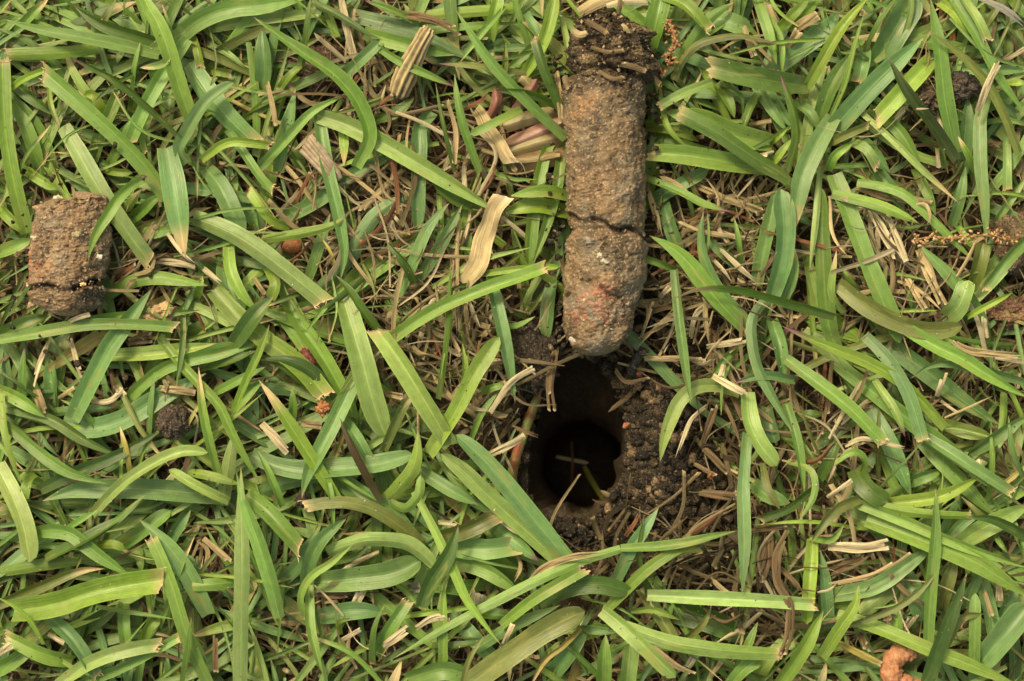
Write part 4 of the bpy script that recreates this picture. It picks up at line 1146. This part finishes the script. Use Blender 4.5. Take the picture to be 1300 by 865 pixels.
# things down in the hole
hs = []
for pts, w, cc, mm, nm, lab, ct in [([(706,580,-190),(725,584,-185),(748,588,-188)], 5, (.45,.38,.26), M_straw, 'straw', 'dim pale straw lying level deep inside the hole', 'straw'),
        ([(742,592,-150),(752,612,-170),(770,640,-175)], 7, (.16,.17,.03), M_leaf, 'grass_blade', 'dim olive blade leaning deep inside the hole', 'grass blade'),
        ([(726,560,-200),(727,590,-180),(725,625,-200)], 3, (.14,.07,.03), M_straw, 'straw', 'thin brown root standing upright deep inside the hole', 'straw')]:
    v, f, c, b, *_ = ribbon(A(*pts), w, 'r', np.array(cc), rg, 0, -.2, 4); hs.append(mk(nm, v, f, mm, c, b, origin=v[0], label=lab, cat=ct))

# ---------------------------------------------------------------- traced grass blades and straws
rec = []; specks = []
for i, (pts, w, c, t, z) in enumerate(parse(BLADES)):
    L = np.linalg.norm(np.diff(np.array(pts), axis=0), axis=1).sum(); rec.append((L*w*(0.6+0.04*z), i, pts, w, c, t, z))
keep = set(r[1] for r in sorted(rec, reverse=True)[:299])
under = Bag(); objs = []; pos = []
for _, i, pts, w, c, t, z in rec:
    rg = random.Random(1000+i); zl = 12+10*z+rg.uniform(-4, 4)
    roll = rg.choice([-1, 1])*(rg.uniform(.05, .32) if w > 12 else rg.uniform(.1, .5))
    if c in ('d', 'k', 'k2') and w < 16: roll = abs(roll)+rg.uniform(.25, .5)
    fold = rg.choice([.14, .22, .30, .38, -.16, .26]); col = np.array(GREEN[c])*rg.uniform(.88, 1.12)*np.array((rg.uniform(.93, 1.08), 1, rg.uniform(.85, 1.15)))
    P = lift(pts, zl, rg)
    v, f, cc, b, end, T, tot = ribbon(P, w*rg.uniform(.86,.97), t, col, rg, roll, fold, 5.5, wob=.035, twist=rg.uniform(-.35, .35))
    parts = []
    if t in 'ct':
        n = len(end); E = []; EC = []; EB = []; k = 1.0 if t == 'c' else 2.0
        for r_ in range(3):
            for j in range(n):
                g = (0, rg.uniform(.3, .9), rg.uniform(.7, 2.2))[r_]*k
                E.append(end[j]-T*1.2+T*g+np.array((0, 0, (.25, .6, .3)[r_]+rg.uniform(0, .6*r_)))); EC.append(np.array((.40,.29,.15))*rg.uniform(.6, 1.3)); EB.append((j/(n-1), r_*2, .5))
        EF = [(r_*n+j, r_*n+j+1, (r_+1)*n+j+1, (r_+1)*n+j) for r_ in range(2) for j in range(n-1) if not (t == 't' and r_ == 1 and j % 2)]
        for q in range(rg.randint(3, 7)):      # loose fibres standing out of the cut
            j = rg.randrange(n); b0 = len(E); d = np.array((rg.gauss(0, .5), rg.gauss(0, .5), rg.uniform(-.1, .5)))+T; d /= np.linalg.norm(d); sd_ = np.cross(d, (0, 0, 1)); l_ = rg.uniform(1.5, 5.5)*min(1.3, .5+w/24)
            for u_, wd in ((0, .55), (.5, .45), (1, .12)):
                for sg in (-1, 1): E.append(end[j]-T*.8+d*l_*u_+sd_*sg*wd+np.array((0, 0, .4+.8*u_))); EC.append(np.array((.46,.35,.2))*rg.uniform(.6, 1.2)); EB.append((.3, 1, .5))
            EF += [(b0, b0+1, b0+3, b0+2), (b0+2, b0+3, b0+5, b0+4)]
        parts.append((E, EF, EC, EB))
    for q in range(int(rg.choice([0, 1, 2, 3, 5])*w/14)):      # dust and soil specks lying on the blade
        j = rg.randrange(2*7, len(v)-7); specks.append((v[j]+np.array((0, 0, .3)), rg.uniform(.45, 1.15), rg.choice([(.45,.38,.26),(.30,.2,.1),(.06,.045,.03),(.5,.47,.36)])))
    if i in keep:
        o = mk('grass_blade', v, f, M_leaf, cc, b, origin=P[0], label=describe(pts, w, c, t, 'grass blade'), cat='grass blade', group='green grass blades of the lawn'); objs.append(o); pos.append(np.array(pts).mean(axis=0))
        for E in parts: mk('torn_edge' if t == 't' else 'cut_edge', E[0], E[1], M_straw, E[2], E[3], parent=o)
    else:
        under.add(v, f, cc, b)
        for E in parts: under.add(*E)
unique(objs, pos)
objs = []; pos = []
for i, (pts, w, c, t, z) in enumerate(parse(STRAWS)):
    rg = random.Random(5000+i); zl = 14+10*z+rg.uniform(-3, 3)
    col = np.array(DRY.get(c) or GREEN['e'])*rg.uniform(.85, 1.15)
    P = lift(pts, zl, rg, .7)
    bag = Bag(); ns = 1 if w < 4.5 or w >= 15 else 2 if w < 9 else 3 if w < 14 else 4
    P = [np.array(p) for p in P]; D = P[-1]-P[0]; D /= np.linalg.norm(D); N = np.array((-D[1], D[0], 0))
    for q in range(ns):
        w *= (.88 if q == 0 and w < 15 else 1); off = (q-(ns-1)/2)*w/ns; spread = rg.uniform(-.25, .35)*w if ns > 1 and t == 't' else rg.uniform(0, .06)*w
        k0 = rg.uniform(0, .12) if ns > 1 else 0; kn = 1-(rg.uniform(0, .30) if t == 't' else rg.uniform(0, .12))
        Q, _ = resample(P, 5, 6, 60); m = len(Q); Q = Q[int(k0*m):max(int(kn*m), int(k0*m)+4)]
        Q = np.array([p+N*(off+(np.sign(off) if off else 1)*spread*(j/len(Q))**2+.05*w*math.sin(j*.7+q*2)) + np.array((0, 0, 1.2*math.sin(j*.5+q*3)+q*.5)) for j, p in enumerate(Q)])
        v, f, cc, b, end, T, tot = ribbon(Q, w/ns*1.12+.4, t, col*rg.uniform(.82, 1.14), rg, rg.uniform(-.3, .3), rg.choice([-.16, -.08, .08]), 4, us=[0, .2, .4, .6, .8, 1.0], wob=.10 if w < 15 else .16, curl=rg.uniform(0, .25) if w < 15 else .05, twist=rg.uniform(-.7, .7), tipcol=(.62,.5,.33), base_w=.8)
        bag.add(v, f, cc, b)
    v, f, cc, b = np.concatenate(bag.V), bag.F, np.concatenate(bag.C), np.concatenate(bag.B)
    o = mk('straw', v, f, M_straw, cc, b, origin=P[0], label=describe(pts, w, c, t, 'straw'), cat='straw', group='dead straws showing in the turf'); objs.append(o); pos.append(np.array(pts).mean(axis=0))
unique(objs, pos)

# ---------------------------------------------------------------- uncountable: undergrowth, thatch, crumbs
STRAWZ = [(480,290,120),(560,400,100),(620,490,70),(600,230,60),(900,330,110),(930,300,80),(900,420,80),(1170,350,80),(1120,300,60),(1060,560,60),(650,190,70),(1110,715,60),(440,100,50),(480,160,60),(220,500,50),(180,350,60),(900,680,90),(960,740,60),(430,765,50),(1180,110,40),(1200,520,40),(560,330,80),(800,680,50)]
def zone(x, y): return max([1-math.hypot(x-a, y-b)/r for a, b, r in STRAWZ]+[0])
def bare(x, y):
    return inside(x, y, HOLE) or dist_ring(x, y) < 16 or ((x-838)/44)**2+((y-555)/85)**2 < 1 or ((x-880)/50)**2+((y-640)/40)**2 < 1
rg = random.Random(11); n_in = n_out = 0; tuft = []
while n_in < 1500 or n_out < 4600:
    if not tuft:      # a crown: a few blades fan out from one base
        m_ = 420 if rg.random() < .4 else 950; bx, by, ba = rg.uniform(-m_, 1300+m_), rg.uniform(-m_, 865+m_), rg.uniform(0, 6.28)
        tuft = [(bx+rg.gauss(0, 6), by+rg.gauss(0, 6), ba+rg.gauss(0, .55)) for _ in range(rg.randint(2, 5))]
    x, y, a = tuft.pop(); L = rg.uniform(70, 220); w = rg.choice([4, 5, 6, 7, 8, 10, 12, 14, 17])
    inn = -40 < x < 1340 and -40 < y < 905
    if inn and n_in >= 1500 or (not inn and n_out >= 4600): continue
    mxp, myp = x+math.cos(a)*L*.5, y+math.sin(a)*L*.5; x2, y2 = x+math.cos(a)*L, y+math.sin(a)*L
    inside_view = -30 < max(x, x2) and min(x, x2) < 1330 and -30 < max(y, y2) and min(y, y2) < 895
    if bare(x, y) or bare(mxp, myp) or bare(x2, y2): continue
    if inside_view and rg.random() < min(.97, 2.6*max(zone(mxp, myp), zone(x, y), zone(x2, y2))+.12): continue
    if inn: n_in += 1
    else: n_out += 1
    zl = rg.uniform(16, 56) if inside_view else rg.uniform(16, 115)
    k = rg.gauss(0, .16)*L*.3; px, py = -math.sin(a)*k, math.cos(a)*k
    P = [at(x, y, zl-16), at(mxp*.5+x*.5+px*.75, myp*.5+y*.5+py*.75, zl-4), at(mxp+px, myp+py, zl), at((mxp+x2)/2+px*.75, (myp+y2)/2+py*.75, zl), at(x2, y2, zl-6)]
    c = rg.choice('ggbbbydoll') if rg.random() < .985 else 'e'
    col = np.array(GREEN[c])*rg.uniform(.8, 1.15)
    v, f, cc, b, *_ = ribbon(P, w, rg.choice('pppppfc'), col, rg, rg.uniform(-.5, .5), rg.choice([.1, .2, -.1]), 11, us=[0, .25, .5, .75, 1.0], twist=rg.uniform(-.5, .5)); under.add(v, f, cc, b)
n = 0
while n < 300:
    x, y, L, a = rg.uniform(-60, 1360), rg.uniform(-60, 925), rg.uniform(50, 150), rg.uniform(0, 6.28); x2, y2 = x+math.cos(a)*L, y+math.sin(a)*L
    if any(bare(x+(x2-x)*q, y+(y2-y)*q) for q in (0, .5, 1)) or any(abs(x+(x2-x)*q-cx_) < 66 and ya < y+(y2-y)*q < yb for q in (0, .25, .5, .75, 1) for cx_, ya, yb in ((770, 0, 465), (88, 235, 415))): continue
    n += 1; zl = rg.uniform(45, 88); k = rg.gauss(0, .07)*L
    P = [at(x, y, zl-18), at((x+x2)/2-math.sin(a)*k, (y+y2)/2+math.cos(a)*k, zl), at(x2, y2, zl+rg.uniform(-8, 8))]
    v, f, cc, b, *_ = ribbon(P, rg.choice([2.5, 3.5, 4.5, 5.5, 7]), rg.choice('pppf'), np.array(GREEN[rg.choice('yggdlo')])*rg.uniform(.85, 1.1), rg, rg.uniform(-.6, .6), .25, 9, us=[0, .25, .5, .75, 1.0], twist=rg.uniform(-.5, .5)); under.add(v, f, cc, b)
under.build('grass', M_leaf, kind='stuff', label='tangled green grass growing beneath the upper blades', cat='grass')
th = Bag(); rg = random.Random(12); n = 0
while n < 11500:
    x = rg.uniform(-400, 1700); y = rg.uniform(-400, 1265); zz = zone(x, y); inn = -30 < x < 1330 and -30 < y < 895
    if rg.random() > (.38+1.3*zz if inn else .2): continue
    if ((x-682)/62)**2+((y-165)/52)**2 < 1 and rg.random() < .8: continue
    if bare(x, y): 
        if rg.random() > (.10 if y > 600 else .03) or inside(x, y, HOLE) or dist_ring(x, y) < 4: continue
    n += 1
    L = rg.choice([15, 30, 45, 70, 95, 120])*rg.uniform(.8, 1.2); a = rg.uniform(0, 6.28); w = rg.choice([1, 1.3, 1.6, 2, 2.5, 3, 3.5, 4.5, 6])
    if bare(x+math.cos(a)*L, y+math.sin(a)*L) and rg.random() < .9: continue
    zl = rg.uniform(8, 44+40*min(1, zz*2)) + (18*bump(x, y, 838, 560, 42, 90)); k = rg.gauss(0, .11)*L
    P = [at(x, y, zl+rg.uniform(-5, 5)), at(x+math.cos(a)*L*.5-math.sin(a)*k, y+math.sin(a)*L*.5+math.cos(a)*k, zl+rg.uniform(-2, 6)), at(x+math.cos(a)*L, y+math.sin(a)*L, zl+rg.uniform(-5, 5))]
    c = rg.choice('ttttttttnnpppr' if zz > .1 else 'tttnnn')
    wet = min(1, 1.3*max(bump(x, y, 860, 590, 75, 110), bump(x, y, 930, 700, 70, 50), bump(x, y, 690, 500, 50, 90), bump(x, y, 760, 690, 70, 30)))
    col = np.array(DRY[c])*rg.uniform(.4, 1.05)*(1-.74*wet)
    v, f, cc, b, *_ = ribbon(P, w, rg.choice('ctpr'), col, rg, rg.uniform(-.5, .5), rg.choice([-.3, .2]), 7, us=[0, .3, .7, 1.0], curl=rg.uniform(0, .4), twist=rg.uniform(-1.5, 1.5), base_w=.85); th.add(v, f, cc, b)
th.build('thatch', M_straw, kind='stuff', label='dead brown thatch lying on the soil under the grass', cat='thatch')
cr = Bag(); mat_ = Bag(); rg = random.Random(13); n = 0
while n < 8500:
    m = rg.random()
    if m < .50: x, y = rg.gauss(836, 26), rg.gauss(560, 62)
    elif m < .64: x, y = rg.gauss(880, 40), rg.gauss(640, 34)
    elif m < .74: x, y = rg.gauss(672, 22), rg.gauss(460, 32)
    elif m < .84:
        q = RING[rg.randrange(96)]; x, y = q[0]+rg.gauss(0, 9), q[1]+rg.gauss(0, 9)
        if m > .81: x, y = rg.gauss(725, 25), rg.gauss(672, 12)
    elif m < .88: x, y = rg.choice([(rg.gauss(88, 62), rg.gauss(330, 80)), (768+rg.choice([-1, 1])*rg.uniform(46, 74), rg.uniform(60, 450))])
    else: x, y = rg.uniform(-60, 1360), rg.uniform(-60, 925)
    if inside(x, y, small) and y < 655: continue
    n += 1; r = rg.choice([1.0, 1.2, 1.5, 1.8, 2.2, 2.8, 3.6, 4.6, 7.5]) if m < .84 else rg.uniform(1.5, 4.5)
    z = (gz(x, y) if not .84 < m < .88 else rg.uniform(35, 95))+r*rg.uniform(.1, 1.7)
    col = np.array(rg.choice([(.035,.025,.016)]*6+[(.07,.048,.03)]*3+[(.13,.09,.055),(.24,.16,.09),(.02,.016,.013)]))*rg.uniform(.7, 1.3)
    v, f, cc = lump(at(x, y, z), r, rg, 1 if r < 3 else 2, .55, 1.5, col, .3, (1, rg.uniform(.6, 1), rg.uniform(.6, 1)), rg.uniform(0, 3)); cr.add(v, f, cc)
mt = random.Random(77)
for k in range(230):    # matted dark roots and rotted fibres through the spoil
    if k % 3 == 0: q = RING[mt.randrange(96)]; x, y = q[0]+mt.gauss(6, 9), q[1]+mt.gauss(0, 9)
    elif k % 3 == 1: x, y = mt.gauss(895, 24), mt.gauss(610, 60)
    else: x, y = mt.gauss(930, 40), mt.gauss(680, 45)
    L = mt.uniform(15, 60); a = mt.uniform(0, 6.28)+(.8 if k % 3 else 0); kk = mt.gauss(0, .10)*L; z = gz(x, y)+mt.uniform(3, 14)
    x2, y2 = x+math.cos(a)*L, y+math.sin(a)*L
    if inside(x2, y2, small) and L > 30 or inside(x, y, small): continue
    col = np.array(mt.choice([(.05,.03,.018),(.07,.043,.025),(.12,.08,.045),(.03,.02,.013)]))
    P = [at(x, y, z), at((x+x2)/2-math.sin(a)*kk, (y+y2)/2+math.cos(a)*kk, z+mt.uniform(0, 8)), at(x2, y2, z-mt.uniform(-4, 6))]
    v, f, cc, b, *_ = ribbon(P, mt.choice([.8, 1.2, 1.6, 2.2, 4]), mt.choice('tpt'), col, mt, mt.uniform(-.6, .6), -.3, 5, us=[0, .3, .7, 1.0], twist=mt.uniform(-1.5, 1.5), tipcol=(.12,.08,.045)); mat_.add(v, f, cc, b)
mat_.build('root_mat', M_straw, kind='stuff', label='dark matted roots and rotted fibres round the hole', cat='roots')
for p, r, col in specks: v, f, cc = lump(p, r, rg, 1, .5, 1.5, col, .2); cr.add(v, f, cc)
cr.build('soil_crumbs', M_soil, kind='stuff', label='loose dark crumbs of soil heaped round the hole', cat='soil crumbs')
for o in bpy.data.objects:
    if '_o' in o: del o['_o']
